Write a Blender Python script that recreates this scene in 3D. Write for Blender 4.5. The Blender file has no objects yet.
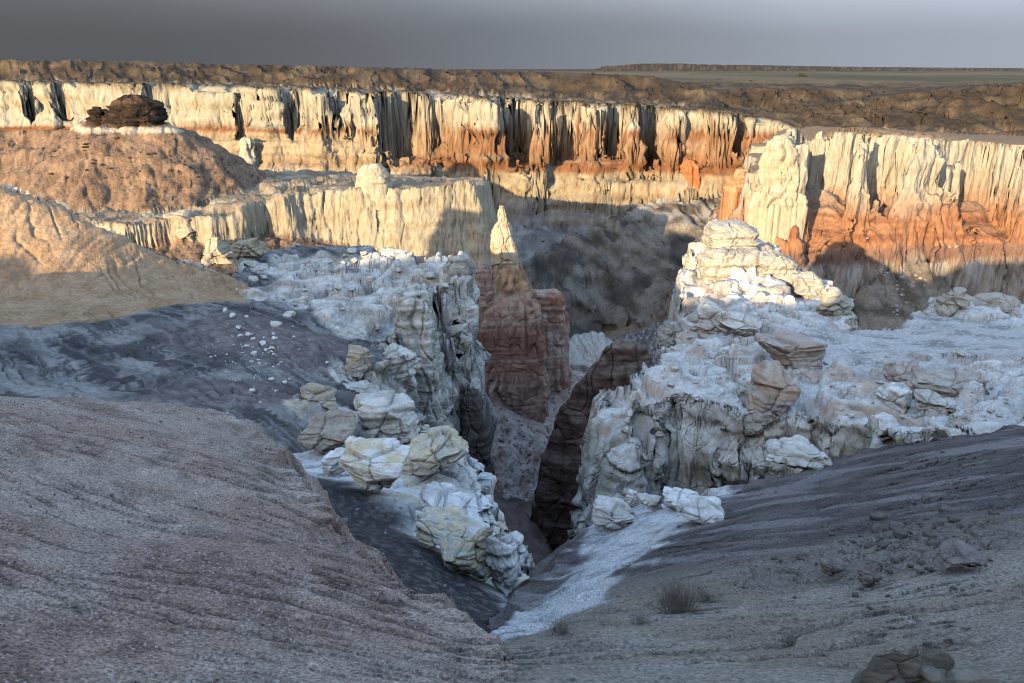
import bpy, math, time
import numpy as np
from concurrent.futures import ThreadPoolExecutor
T0 = time.time()
R = math.radians
f32 = np.float32
# ------------------------------------------------------------------ camera model
FPX, PITCH = 796.0, R(18.9)
CP, SP = math.cos(PITCH), math.sin(PITCH)

def P(px, py, Y):
    """World point at forward distance Y that is seen at photo position (px, py)."""
    u = (px - 512.0) / FPX
    v = (341.5 - py) / FPX
    dy = CP + v * SP
    dz = -SP + v * CP
    return (u / dy * Y, Y, dz / dy * Y)

def PA(L):
    return np.array([P(*q) for q in L], dtype=np.float64)

# ------------------------------------------------------------------ noise
_rng = np.random.default_rng(7)
_PERM = _rng.permutation(256).astype(np.int32)
_PERM = np.concatenate([_PERM, _PERM, _PERM])
_G = _rng.normal(size=(256, 3)); _G /= np.linalg.norm(_G, axis=1, keepdims=True)
_G = (_G * 1.5).astype(f32)
GX, GY, GZ = (np.ascontiguousarray(_G[:, i]) for i in range(3))
POOL = ThreadPoolExecutor(4)

def _pn(x, y, z):
    xi = np.floor(x); yi = np.floor(y); zi = np.floor(z)
    xf = x - xi; yf = y - yi; zf = z - zi
    xi = xi.astype(np.int32) & 255; yi = yi.astype(np.int32) & 255; zi = zi.astype(np.int32) & 255
    u = xf * xf * xf * (xf * (xf * 6 - 15) + 10)
    v = yf * yf * yf * (yf * (yf * 6 - 15) + 10)
    w = zf * zf * zf * (zf * (zf * 6 - 15) + 10)
    A = _PERM[xi]; B = _PERM[xi + 1]
    AA = _PERM[A + yi]; AB = _PERM[A + yi + 1]; BA = _PERM[B + yi]; BB = _PERM[B + yi + 1]
    def g(h, a, b, c):
        return GX[h] * a + GY[h] * b + GZ[h] * c
    x1 = xf - 1; y1 = yf - 1; z1 = zf - 1
    n000 = g(_PERM[AA + zi], xf, yf, zf); n100 = g(_PERM[BA + zi], x1, yf, zf)
    n010 = g(_PERM[AB + zi], xf, y1, zf); n110 = g(_PERM[BB + zi], x1, y1, zf)
    n001 = g(_PERM[AA + zi + 1], xf, yf, z1); n101 = g(_PERM[BA + zi + 1], x1, yf, z1)
    n011 = g(_PERM[AB + zi + 1], xf, y1, z1); n111 = g(_PERM[BB + zi + 1], x1, y1, z1)
    a = n000 + u * (n100 - n000); b = n010 + u * (n110 - n010)
    c = n001 + u * (n101 - n001); d = n011 + u * (n111 - n011)
    e = a + v * (b - a); f = c + v * (d - c)
    return e + w * (f - e)

CH = 60000
def noise(x, y, z, s=0.0):
    """Gradient noise, about -1..1, threaded over chunks; s is a seed offset."""
    x, y, z = np.broadcast_arrays(np.asarray(x, f32), np.asarray(y, f32), np.asarray(z, f32))
    sh = x.shape
    x = x.ravel(); y = y.ravel(); z = z.ravel()
    n = x.size
    out = np.empty(n, f32)
    ox, oy, oz = f32(s * 17.13 + 0.37), f32(s * 5.77 + 0.71), f32(s * 9.31 + 0.13)
    def job(i):
        sl = slice(i, min(n, i + CH))
        out[sl] = _pn(x[sl] + ox, y[sl] + oy, z[sl] + oz)
    list(POOL.map(job, range(0, n, CH)))
    return out.reshape(sh)

def fbm(x, y, z, o=4, s=0.0, g=0.5):
    a = 1.0; t = 0.0; r = 0.0; k = 1.0
    for i in range(o):
        r = r + a * noise(x * f32(k), y * f32(k), z * f32(k), s + i * 3.1)
        t += a; a *= g; k *= 2.03
    return r / t

_WJ = _rng.random((256, 3)).astype(f32); _WI = _rng.random(256).astype(f32)
def _wor(x, y, z):
    xi = np.floor(x).astype(np.int32); yi = np.floor(y).astype(np.int32); zi = np.floor(z).astype(np.int32)
    f1 = np.full(x.shape, 9., f32); f2 = f1.copy(); cid = np.zeros(x.shape, f32)
    for a in (-1, 0, 1):
        pa = _PERM[(xi + a) & 255]
        for b in (-1, 0, 1):
            pb = _PERM[pa + ((yi + b) & 255)]
            for c in (-1, 0, 1):
                h = _PERM[pb + ((zi + c) & 255)]
                d = (xi + a + _WJ[h, 0] - x) ** 2 + (yi + b + _WJ[h, 1] - y) ** 2 + (zi + c + _WJ[h, 2] - z) ** 2
                d = d.astype(f32)
                m = d < f1
                f2 = np.where(m, f1, np.minimum(f2, d)); cid = np.where(m, _WI[h], cid); f1 = np.where(m, d, f1)
    return np.sqrt(f2) - np.sqrt(f1), cid
def worley(x, y, z, s=0.0):
    """Irregular blocks: distance to the joint between two of them (0 on it) and a random number per block."""
    x, y, z = np.broadcast_arrays(np.asarray(x, f32), np.asarray(y, f32), np.asarray(z, f32))
    sh = x.shape
    x = x.ravel(); y = y.ravel(); z = z.ravel()
    n = x.size
    e = np.empty(n, f32); c = np.empty(n, f32)
    ox, oy, oz = f32(s * 7.13 + 0.37), f32(s * 3.77 + 0.71), f32(s * 5.31 + 0.13)
    def job(i):
        sl = slice(i, min(n, i + CH))
        e[sl], c[sl] = _wor(x[sl] + ox, y[sl] + oy, z[sl] + oz)
    list(POOL.map(job, range(0, n, CH)))
    return e.reshape(sh), c.reshape(sh)

def ss(a, b, x):
    t = np.clip((x - a) / (b - a), 0, 1)
    return t * t * (3 - 2 * t)

def lerp(a, b, t):
    return a + (b - a) * t

# ------------------------------------------------------------------ terrain bodies
NT = 1760
T = np.linspace(-1.02, 1.02, NT).astype(f32)
YF = np.concatenate([np.geomspace(1.6, 720, 2640), np.geomspace(720, 26000, 161)[1:]]).astype(f32)
NY = len(YF)
CS = 4                                    # coarse step
tc = np.unique(np.append(np.arange(0, NT, CS), NT - 1))
yc = np.unique(np.append(np.arange(0, NY, CS), NY - 1))

def upsample(C, i0, i1, j0, j1):
    """Bilinear from the coarse grid C (rows yc[i0:i1], cols tc[j0:j1]) to the fine one."""
    yr = np.arange(yc[i0], yc[i1 - 1] + 1); tr = np.arange(tc[j0], tc[j1 - 1] + 1)
    a = np.clip(np.searchsorted(yc[i0:i1], yr, 'right') - 1, 0, i1 - i0 - 2)
    fy = ((yr - yc[i0:i1][a]) / (yc[i0:i1][a + 1] - yc[i0:i1][a])).astype(f32)[:, None]
    Cy = C[a] * (1 - fy) + C[a + 1] * fy
    b = np.clip(np.searchsorted(tc[j0:j1], tr, 'right') - 1, 0, j1 - j0 - 2)
    fx = ((tr - tc[j0:j1][b]) / (tc[j0:j1][b + 1] - tc[j0:j1][b])).astype(f32)[None]
    return Cy[:, b] * (1 - fx) + Cy[:, b + 1] * fx

def tps_fit(pts, reg=1e-3):
    xy = pts[:, :2]; n = len(xy)
    c = xy.mean(0); sc = xy.std() + 1e-9
    q = (xy - c) / sc
    d2 = ((q[:, None] - q[None]) ** 2).sum(-1)
    K = 0.5 * d2 * np.log(d2 + 1e-12) + reg * np.eye(n)
    Pm = np.c_[np.ones(n), q]
    A = np.zeros((n + 3, n + 3)); A[:n, :n] = K; A[:n, n:] = Pm; A[n:, :n] = Pm.T
    w = np.linalg.solve(A, np.r_[pts[:, 2], 0, 0, 0])
    return q, c, sc, w

def tps_eval(fit, x, y):
    q, c, sc, w = fit
    X = ((x - c[0]) / sc).astype(np.float64); Y = ((y - c[1]) / sc).astype(np.float64)
    n = len(q)
    r = w[n] + w[n + 1] * X + w[n + 2] * Y
    for k in range(n):
        d2 = (X - q[k, 0]) ** 2 + (Y - q[k, 1]) ** 2
        r = r + 0.5 * w[k] * d2 * np.log(d2 + 1e-12)
    return r.astype(f32)

(FLOOR, FARW, SHELF, MOUND, LEFT, NEARL, NEARR, SPUR, PROM, BUTTE, PINK, GULCH, TALUS, BADL, MESA) = range(15)
Z = np.interp(YF, [1, 40, 60, 110, 170, 285, 400, 440, 560, 600, 700, 1500, 26000], [-60, -60, -64, -80, -90, -98, -104, -60, -20, -13, -11, -9, -3]).astype(f32)[:, None] * np.ones((1, NT), f32)
ID = np.where(YF < 430, FLOOR, FARW).astype(np.int8)[:, None] * np.ones((1, NT), np.int8)
BODIES = {}

def body(bid, rim, ctrl, prof, warp=(), pits=(), cut=None, bench=0.0):
    """A landform: plan outline (its rim), a top surface through the rim and the control points, and a side profile
    (distance from the rim -> drop).  warp: (amplitude, wavelength) pairs that make the rim wander; pits: (px, py, Y, radius, depth) alcoves."""
    rim = PA(rim); n = len(rim)
    prof = np.array(prof, float)
    maxd = prof[-1, 0] if cut is None else cut
    lo = rim[:, :2].min(0) - maxd - 5; hi = rim[:, :2].max(0) + maxd + 5
    i0 = max(0, np.searchsorted(YF[yc], max(lo[1], YF[0])) - 1); i1 = min(len(yc), np.searchsorted(YF[yc], hi[1]) + 2)
    ys = max(lo[1], YF[0])
    cand = [lo[0] / ys, lo[0] / max(hi[1], ys), hi[0] / ys, hi[0] / max(hi[1], ys)]
    j0 = max(0, np.searchsorted(T[tc], min(cand)) - 1); j1 = min(len(tc), np.searchsorted(T[tc], max(cand)) + 2)
    yy = YF[yc[i0:i1]][:, None].astype(np.float64); xx = T[tc[j0:j1]][None].astype(np.float64) * yy; yy = np.broadcast_to(yy, xx.shape)
    best = np.full(xx.shape, 1e18); num = np.zeros(xx.shape); den = np.zeros(xx.shape)
    inside = np.zeros(xx.shape, bool)
    for k in range(n):
        a = rim[k]; b = rim[(k + 1) % n]; e = b - a
        l2 = e[0] ** 2 + e[1] ** 2 + 1e-9
        t = np.clip(((xx - a[0]) * e[0] + (yy - a[1]) * e[1]) / l2, 0, 1)
        d2 = (xx - a[0] - t * e[0]) ** 2 + (yy - a[1] - t * e[1]) ** 2
        w = 1.0 / (d2 + 1e-3) ** 2
        num += w * (a[2] + t * e[2]); den += w
        best = np.minimum(best, d2)
        c = (a[1] > yy) != (b[1] > yy)
        inside ^= c & (xx < e[0] * (yy - a[1]) / (e[1] if abs(e[1]) > 1e-9 else 1e-9) + a[0])
    sd = np.sqrt(best); sd = np.where(inside, -sd, sd).astype(f32)
    zr = (num / den).astype(f32)
    pts = [rim]
    for k in range(n):
        a = rim[k]; b = rim[(k + 1) % n]
        m = max(0, int(np.hypot(*(b - a)[:2]) / (0.12 * np.ptp(rim[:, :2], axis=0).max())))
        for s in range(min(m, 3)):
            pts.append((a + (b - a) * (s + 1) / (min(m, 3) + 1))[None])
    if len(ctrl):
        pts.append(PA(ctrl))
    pts = np.concatenate(pts)
    fit = tps_fit(pts)
    top = tps_eval(fit, xx, yy)
    zmin, zmax = pts[:, 2].min(), pts[:, 2].max()
    top = np.clip(top, zmin - 0.1 * (zmax - zmin) - 0.2, zmax + 0.1 * (zmax - zmin) + 0.2)
    sdf = upsample(sd, i0, i1, j0, j1); topf = upsample(top, i0, i1, j0, j1); zrf = upsample(zr, i0, i1, j0, j1)
    fy = YF[yc[i0]:yc[i1 - 1] + 1][:, None]; fx = T[tc[j0]:tc[j1 - 1] + 1][None] * fy
    fy = np.broadcast_to(fy, fx.shape)
    for q, (amp, lam) in enumerate(warp):
        near = np.clip(1.3 - np.abs(sdf) / (maxd + lam), 0.0, 1.0)
        nn = noise(fx / lam, fy / lam, 0, bid * 2.3 + q)
        sdf = sdf + near * f32(amp) * (np.abs(nn) * 2.2 - 0.6)
    sd0 = sdf.copy() if bench else None
    for (px, py, Y, rad, dep) in pits:
        c = P(px, py, Y)
        win = (np.abs(fx - c[0]) < 1.6 * rad) & (np.abs(fy - c[1]) < 1.6 * rad)
        if not win.any(): continue
        wx_, wy_ = fx[win], fy[win]
        q1 = noise(wx_ / (.7 * rad), wy_ / (.7 * rad), 0, px * .1); q2 = noise(wx_ / (.25 * rad), wy_ / (.25 * rad), 0, px * .1 + 1)
        rr = np.sqrt((wx_ - c[0]) ** 2 + (wy_ - c[1]) ** 2) * (1 + .45 * q1 + .25 * q2)
        sdf[win] += f32(dep) * (1 - ss(0.5 * rad, rad, rr)) * (1 + .3 * q2)
    bl = 0.04 * max(np.ptp(rim[:, 0]), np.ptp(rim[:, 1]))
    k = ss(0, bl, -sdf)
    zt = lerp(zrf, topf, k)
    zb = np.where(sdf <= 0, zt, zrf - np.interp(sdf, prof[:, 0], prof[:, 1]).astype(f32))
    if bench:
        z0 = np.where(sd0 <= 0, zt, zrf - np.interp(sd0, prof[:, 0], prof[:, 1]).astype(f32))
        bn = zrf - f32(bench) + 4.0 * noise(fx / 14, fy / 14, 0, bid + 40.) - .5 * np.maximum(sd0 + 10, 0)
        zb = np.maximum(zb, np.minimum(z0, bn))
    zb = np.where(sdf > maxd, -1e6, zb).astype(f32)
    sl = (slice(yc[i0], yc[i1 - 1] + 1), slice(tc[j0], tc[j1 - 1] + 1))
    m = zb > Z[sl]
    Z[sl] = np.where(m, zb, Z[sl]); ID[sl] = np.where(m, bid, ID[sl])

# far cliff and the country above it
body(FARW, [(-900, 76, 440), (-300, 78, 432), (0, 80, 428), (100, 82, 425), (200, 84, 421), (300, 87, 418), (400, 92, 414), (480, 96, 410), (545, 101, 406),
            (600, 103, 401), (650, 106, 396), (700, 109, 391), (745, 114, 386), (775, 118, 384), (800, 128, 372), (900, 134, 352), (1024, 137, 345), (1400, 137, 340),
            (1400, 80, 610), (1024, 80, 610), (750, 79, 610), (512, 78, 610), (0, 77, 610), (-900, 77, 610)],
     [(0, 78, 450), (300, 84, 445), (450, 90, 440), (600, 97, 435), (700, 100, 430), (850, 110, 410), (930, 112, 400), (1000, 112, 400), (800, 108, 430)],
     [(0, 0), (.6, 3), (2.2, 14), (4, 22), (5, 25), (8, 28), (11, 34), (12, 36), (14, 50), (19, 58), (50, 72), (120, 92), (160, 110)],
     warp=[(6, 55), (2.0, 23), (.35, 8)],
     pits=[(366, 110, 408, 13, -9), (400, 110, 414, 14, 36), (415, 110, 410, 8, 10), (488, 104, 402, 11, -10), (518, 104, 411, 16, 40), (540, 104, 400, 8, -9), (566, 110, 408, 15, 40), (590, 108, 396, 7, -9), (616, 110, 401, 7, 20),
           (636, 112, 392, 6, -7), (656, 112, 398, 11, 24), (672, 112, 388, 6, -7), (442, 98, 412, 11, 14), (460, 98, 406, 6, -7), (500, 100, 409, 5, 8),
           (320, 90, 412, 9, -6), (336, 90, 416, 7, 9), (60, 90, 424, 4, 9), (28, 86, 427, 4, 9), (150, 86, 423, 3, 6), (240, 90, 418, 4, 8), (262, 90, 418, 3, 7), (292, 90, 417, 6, 11), (720, 114, 386, 7, -7), (742, 114, 388, 9, 12)], bench=31)
# brown badland ridge above the far cliff, hills at the right, the mesa on the horizon
body(BADL, [(-900, 55, 505), (0, 57, 505), (150, 59, 505), (300, 62.5, 505), (450, 66.5, 505), (590, 70, 500), (640, 73, 490), (690, 80, 480), (690, 82, 540), (590, 74, 570), (300, 66, 590), (0, 61, 600), (-900, 58, 600)], [],
     [(0, 0), (5, 1.0), (24, 7), (46, 15), (60, 40)], warp=[(14, 60), (9, 19), (3, 7)])
body(BADL, [(690, 88, 470), (740, 84, 480), (790, 84, 470), (850, 86, 480), (850, 82, 560), (690, 80, 560)], [], [(0, 0), (6, 1), (30, 9), (50, 18), (70, 40)], warp=[(14, 22), (6, 9)])
body(BADL, [(815, 101, 430), (870, 95, 436), (930, 87, 440), (975, 83, 440), (1024, 80, 440), (1400, 74, 440), (1400, 78, 540), (1024, 80, 540), (900, 86, 540)], [],
     [(0, 0), (5, 1.5), (20, 6), (45, 14), (62, 24), (75, 40)], warp=[(14, 30), (6, 10), (3, 5)])
body(MESA, [(606, 66.5, 3900), (622, 64, 3900), (650, 62.3, 3900), (700, 64.0, 3900), (760, 65.2, 3900), (850, 66.6, 4000), (1024, 68.6, 4100), (1024, 68, 6000), (606, 66, 6000)], [],
     [(0, 0), (15, 9), (60, 20), (200, 40), (400, 60)], warp=[(60, 90), (20, 30)])
# right banded butte
body(BUTTE, [(742, 190, 262), (768, 145, 268), (800, 128, 274), (850, 133, 276), (900, 136, 278), (960, 141, 280), (1024, 146, 284), (1400, 150, 290), (1400, 138, 345), (1024, 136, 350), (900, 132, 358), (815, 126, 376), (770, 132, 372)],
     [(850, 128, 310), (950, 135, 310)],
     [(0, 0), (1, 5), (2.4, 8), (3.4, 15), (6, 20), (13, 30), (15, 34), (18, 52), (30, 60), (60, 75), (80, 90)],
     warp=[(7, 32), (3.0, 11), (.9, 4.5)],
     pits=[(796, 140, 262, 8, -7), (826, 140, 273, 14, 30), (856, 140, 266, 8, -9), (886, 145, 274, 11, 20), (912, 145, 270, 10, -6), (936, 145, 276, 6, 12), (952, 145, 270, 7, -7), (980, 150, 280, 15, 30), (1012, 150, 274, 8, -7), (1030, 150, 282, 9, 14)], bench=21)
body(TALUS, [(880, 240, 268), (898, 240, 268), (898, 236, 274), (880, 236, 274)], [], [(0, 0), (26, 24), (70, 66)], warp=[(3, 14), (1.5, 5)])

# cream shelf in the middle distance on the left
body(SHELF, [(-500, 200, 230), (0, 205, 212), (60, 222, 205), (145, 222, 205), (240, 208, 214), (262, 197, 222), (300, 192, 226), (350, 186, 230), (420, 185, 231), (472, 181, 234), (480, 184, 250), (482, 178, 280), (300, 170, 330), (-500, 170, 330)],
     [(130, 190, 240), (40, 190, 240), (250, 185, 245), (350, 178, 260), (420, 178, 262)],
     [(0, 0), (0.8, 3), (2, 10), (3.2, 14), (5, 22), (8, 34), (14, 60), (20, 75)],
     warp=[(3.4, 24), (1.0, 8), (0.4, 3)])
# mound with the dark cap rock
body(MOUND, [(88, 126, 248), (168, 126, 249), (168, 120, 266), (90, 120, 266)], [],
     [(0, 0), (4, 2.5), (14, 9), (28, 18), (44, 27), (66, 34)], warp=[(3, 18), (1, 7)])
body(MOUND, [(-200, 140, 262), (0, 152, 262), (40, 148, 262), (90, 132, 260), (90, 128, 268), (-200, 135, 275)], [],
     [(0, 0), (6, 4), (22, 16), (40, 26)], warp=[(3, 18), (1, 7)])
# left ground: tan hill, shale bowl and the ledgy cliff edge
body(LEFT, [(345, 470, 44), (330, 445, 46), (352, 425, 52), (398, 428, 54), (402, 405, 62), (372, 385, 70), (392, 335, 92), (420, 305, 102), (456, 274, 112), (466, 262, 120), (440, 252, 132), (380, 248, 138), (300, 246, 142), (245, 254, 132), (228, 275, 110),
            (180, 262, 104), (130, 240, 101), (60, 206, 101), (0, 184, 101), (-120, 140, 101), (-500, 100, 100), (-600, 420, 20), (-200, 470, 18), (100, 500, 22), (290, 520, 30)],
     [(0, 230, 95), (60, 240, 95.5), (0, 272, 91), (100, 275, 93), (160, 275, 98.5), (0, 310, 76), (100, 310, 82), (200, 300, 90), (0, 345, 62), (60, 345, 66), (110, 335, 70), (60, 380, 54), (150, 375, 58), (200, 350, 68), (240, 310, 84), (250, 350, 69), (220, 390, 55), (290, 400, 53),
      (280, 330, 80), (330, 350, 76), (330, 300, 104), (290, 275, 118), (400, 270, 122), (350, 280, 116), (330, 325, 92), (0, 400, 44), (150, 410, 46), (250, 430, 44), (300, 440, 44), (-200, 300, 72), (-200, 250, 90), (-200, 400, 40)],
     [(0, 0), (0.5, 4), (1.2, 6), (1.7, 14), (2.4, 17), (2.9, 30), (3.6, 44), (5, 62)],
     warp=[(2.6, 17), (1.0, 6), (0.4, 2.2)], pits=[(440, 300, 106, 2.2, 7), (388, 345, 88, 3.0, 5), (372, 385, 72, 2.5, 4)])
# right promontory
body(PROM, [(580, 525, 82), (602, 430, 86), (612, 388, 92), (640, 372, 95), (668, 362, 98), (664, 350, 112), (690, 320, 132), (692, 280, 150), (700, 240, 158), (760, 240, 158), (800, 268, 150), (850, 300, 140), (846, 322, 124), (870, 332, 118), (905, 326, 120), (940, 300, 134), (960, 296, 140), (1024, 302, 142), (1500, 310, 150),
            (1500, 420, 40), (1024, 440, 48), (930, 428, 62), (850, 430, 70), (780, 418, 76), (730, 402, 80), (690, 392, 83), (640, 408, 82), (622, 450, 80), (600, 525, 78)],
     [(760, 310, 125), (830, 335, 112), (950, 330, 115), (1010, 350, 100), (900, 370, 90), (780, 350, 104), (735, 275, 146), (1000, 395, 72), (720, 370, 92), (700, 350, 104), (860, 400, 78), (820, 300, 136), (990, 310, 135)],
     [(0, 0), (0.7, 3), (1.0, 4), (2.0, 11), (2.7, 13), (3.6, 24), (5.0, 36), (8, 60)],
     warp=[(2.0, 12), (1.2, 5), (0.6, 2)])
# pink talus under the spire, dark gulch, grey talus
body(PINK, [(470, 376, 167), (490, 398, 164), (515, 420, 162), (540, 430, 162), (556, 424, 166), (580, 386, 176), (590, 372, 186), (520, 372, 190), (470, 360, 190)], [],
     [(0, 0), (5, 3.5), (18, 15), (30, 27), (44, 42)], warp=[(2, 8), (1, 3)])
body(GULCH, [(440, 465, 100), (476, 474, 98), (512, 505, 91), (545, 540, 85), (556, 560, 78), (535, 590, 66), (500, 600, 60), (430, 560, 60)],
     [(500, 540, 80)], [(0, 0), (2, 5), (5, 18), (12, 40)], warp=[(1.2, 7), (0.6, 2.5)])
body(TALUS, [(512, 236, 397), (560, 216, 394), (600, 224, 387), (660, 200, 382), (740, 196, 377), (740, 245, 330), (700, 262, 318), (650, 250, 340), (580, 262, 348), (515, 272, 352)], [],
     [(0, 0), (20, 8), (60, 34), (90, 50)], warp=[(5, 18), (2.5, 7)])
body(TALUS, [(578, 339, 264), (596, 335, 264), (602, 337, 270), (580, 338, 270)], [], [(0, 0), (7, 5), (16, 14), (30, 30)], warp=[(1.5, 8)])
# white rock spur in the notch
body(SPUR, [(285, 470, 30), (315, 447, 33), (400, 432, 36), (462, 448, 33), (464, 470, 30), (478, 500, 27), (505, 532, 24), (520, 560, 21), (522, 590, 18), (492, 628, 13), (470, 640, 10), (420, 612, 10), (330, 560, 13), (280, 500, 18)],
     [(340, 480, 26), (400, 500, 23), (430, 550, 18), (450, 590, 15.5), (340, 520, 20), (480, 560, 20)],
     [(0, 0), (0.4, 1.2), (0.8, 2.6), (2.0, 6), (6, 14), (20, 34)], warp=[(0.7, 5), (0.4, 2), (0.2, 0.8)])
# the two foreground slopes
body(NEARR, [(470, 683, 5), (486, 648, 7), (500, 630, 10), (528, 592, 16), (560, 560, 20), (585, 535, 22), (610, 515, 24), (690, 498, 25), (760, 482, 26), (820, 464, 27), (900, 444, 28), (1024, 424, 29), (1500, 390, 28), (1500, 700, 3), (700, 900, 2)],
     [(1024, 683, 5.0), (800, 683, 5.2), (600, 683, 5.2), (560, 620, 8.5), (700, 600, 9.5), (850, 600, 8.8), (1000, 600, 8.0), (700, 560, 13), (850, 530, 14), (1000, 500, 14.5), (620, 560, 15), (700, 525, 19), (850, 470, 24), (940, 550, 10.5)],
     [(0, 0), (1.0, 1.0), (3, 6), (8, 16), (25, 40)], warp=[(0.4, 3), (0.15, 0.8)])
body(NEARL, [(526, 700, 4.6), (500, 662, 5.6), (440, 601, 6.9), (385, 566, 8.0), (340, 536, 9.3), (322, 510, 9.8), (300, 495, 10.2), (285, 470, 11.3), (275, 452, 12.4), (250, 427, 14.6), (210, 410, 15.2), (170, 403, 14.7), (80, 398, 13.2), (0, 395, 11.7), (-400, 380, 8), (-400, 700, 2.5), (300, 900, 2.0)],
     [(0, 683, 3.8), (150, 683, 4.1), (300, 683, 4.4), (100, 550, 6.4), (250, 550, 7.0), (100, 470, 9.0), (220, 470, 10.2), (380, 620, 6.0), (50, 620, 4.8)],
     [(0, 0), (0.15, 0.25), (0.6, 1.0), (1.5, 3), (4, 8), (10, 16)], warp=[(0.26, 1.6), (0.13, 0.55), (0.05, 0.2)])
print('bodies', time.time() - T0)

# ------------------------------------------------------------------ resample every column evenly by visual angle
NS = 2200
ang = np.abs(np.diff(Z / YF[:, None], axis=0))
lw = np.where(YF[:-1] < 32, .34, np.where(YF[:-1] < 700, 0.13, 0.03)).astype(f32) * np.diff(np.log(YF)).astype(f32)
w = ang + lw[:, None]
def box(a, r):
    pad = np.concatenate([np.repeat(a[:, :1], r, 1), a, np.repeat(a[:, -1:], r, 1)], 1)
    c = np.concatenate([np.zeros((a.shape[0], 1)), np.cumsum(pad.astype(np.float64), 1)], 1)
    return ((c[:, 2 * r + 1:] - c[:, :-2 * r - 1]) / (2 * r + 1)).astype(f32)
w = 0.75 * box(box(w, 70), 50) + 0.25 * w.mean(1, keepdims=True)
cum = np.concatenate([np.zeros((1, NT), f32), np.cumsum(w, 0)], 0)
cum /= cum[-1:]
q = np.linspace(0, 1, NS)
YS = np.empty((NS, NT), f32); ZS = np.empty((NS, NT), f32); IS = np.empty((NS, NT), np.int8)
idx = np.arange(NY)
def col(j):
    p = np.interp(q, cum[:, j], idx)
    a = np.minimum(p.astype(int), NY - 2); fr = p - a
    YS[:, j] = YF[a] * (1 - fr) + YF[a + 1] * fr
    ZS[:, j] = Z[a, j] * (1 - fr) + Z[a + 1, j] * fr
    IS[:, j] = np.where(fr < 0.5, ID[a, j], ID[a + 1, j])
list(POOL.map(col, range(NT)))
XS = T[None] * YS
print('resampled', time.time() - T0, XS.size)

# ------------------------------------------------------------------ normals and displacement
def grid_normals(X, Y, Z_):
    ax = [np.gradient(a, axis=1) for a in (X, Y, Z_)]
    ay = [np.gradient(a, axis=0) for a in (X, Y, Z_)]
    nx = ax[1] * ay[2] - ax[2] * ay[1]
    ny = ax[2] * ay[0] - ax[0] * ay[2]
    nz = ax[0] * ay[1] - ax[1] * ay[0]
    l = np.sqrt(nx * nx + ny * ny + nz * nz) + 1e-12
    s = np.where(nz < 0, -1.0, 1.0) if False else 1.0
    return nx / l * s, ny / l * s, nz / l * s

def billow(x, y, z, s=0.0):
    """Rounded swells parted by sharp creases, 0 at a crease."""
    return np.abs(noise(x, y, z, s))

def crack(x, y, z, wdt, s=0.0):
    """1 on thin wandering lines, else 0."""
    return 1 - ss(0.0, wdt, np.abs(noise(x, y, z, s)))

def rock_disp(x, y, z, L, cliff, s=0.0, col=1.0, strat=1.0, crk=1.0, blk=1.0, tall=1.0):
    """Metres outward for bare rock whose blocks are about L across: jointed blocks, columns on steep faces, beds everywhere."""
    wx = fbm(x / L * .6, y / L * .6, z / L * .6, 2, s + 1)
    wy = noise(x / L * .8, y / L * .8, z / L * .8, s + 10)
    d = 0.16 * L * fbm(x / L, y / L, z / L, 5, s + 2, .55)
    if col:
        b = billow(x / (.8 * L) + wx * .5, y / (.8 * L) - wx * .5, z / (5 * L), s + 3)
        vm = .25 + .75 * ss(-.25, .35, noise(x / (4 * L), y / (4 * L), z / (4 * L), s + 9))
        d = d + vm * cliff * col * L * (0.42 * np.minimum(b, .5) - .10)
    st = noise(x / (6 * L) + wx * .4, y / (6 * L), z / (.30 * L) + wx * .5, s + 5)
    st2 = noise(x / (2.5 * L), y / (2.5 * L), z / (.10 * L) + wx, s + 6)
    d = d + strat * L * (0.12 * np.tanh(5 * st) + 0.04 * np.tanh(5 * st2)) * (0.3 + 0.7 * cliff)
    if blk:
        e, c = worley(x / (1.1 * L) + .35 * wx, y / (1.1 * L) + .35 * wy, z / (.75 * L * tall) + .3 * wx, s + 3)
        e2, c2 = worley(x / (.42 * L) + .4 * wy, y / (.42 * L) - .4 * wx, z / (.24 * L * tall) + .4 * wy, s + 5)
        pm_ = ss(-.1, .35, noise(x / (2.2 * L), y / (2.2 * L), z / (1.2 * L), s + 12))
        d = d + blk * L * (.30 * (c - .5) + .09 * pm_ * (c2 - .5))
        d = d - crk * L * (.17 * (1 - ss(0, .08, e)) + .05 * pm_ * (1 - ss(0, .10, e2)))
    return d

nx, ny, nz = grid_normals(XS, YS, ZS)
# smoothed steepness so that displacement follows the landform rather than the last bump
def cliffness(nz):
    return 1 - ss(0.40, 0.75, np.abs(nz))

_rx = PA([(-900, 76, 440), (-300, 78, 432), (0, 80, 428), (100, 82, 425), (200, 84, 421), (300, 87, 418), (400, 92, 414), (480, 96, 410), (545, 101, 406), (600, 103, 401), (650, 106, 396), (700, 109, 391), (745, 114, 386), (775, 118, 384), (800, 128, 372), (900, 134, 352)])
def RIMZ(x):
    return np.interp(x, _rx[:, 0], _rx[:, 2]).astype(f32) + .6 * noise(x / 6, 0, 0, 219)
D = np.zeros_like(XS)
def sel(*ids):
    m = np.zeros(IS.shape, bool)
    for i in ids:
        m |= IS == i
    return m

def apply(ids, fn):
    m = sel(*ids)
    x, y, z = XS[m], YS[m], ZS[m]
    D[m] = fn(x, y, z, cliffness(nz[m]), nx[m], ny[m])

def zone(x, y, px, py, Y, r, hard=.4):
    c = P(px, py, Y)
    return 1 - ss(hard * r, r, np.sqrt((x - c[0]) ** 2 + (y - c[1]) ** 2))

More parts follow.
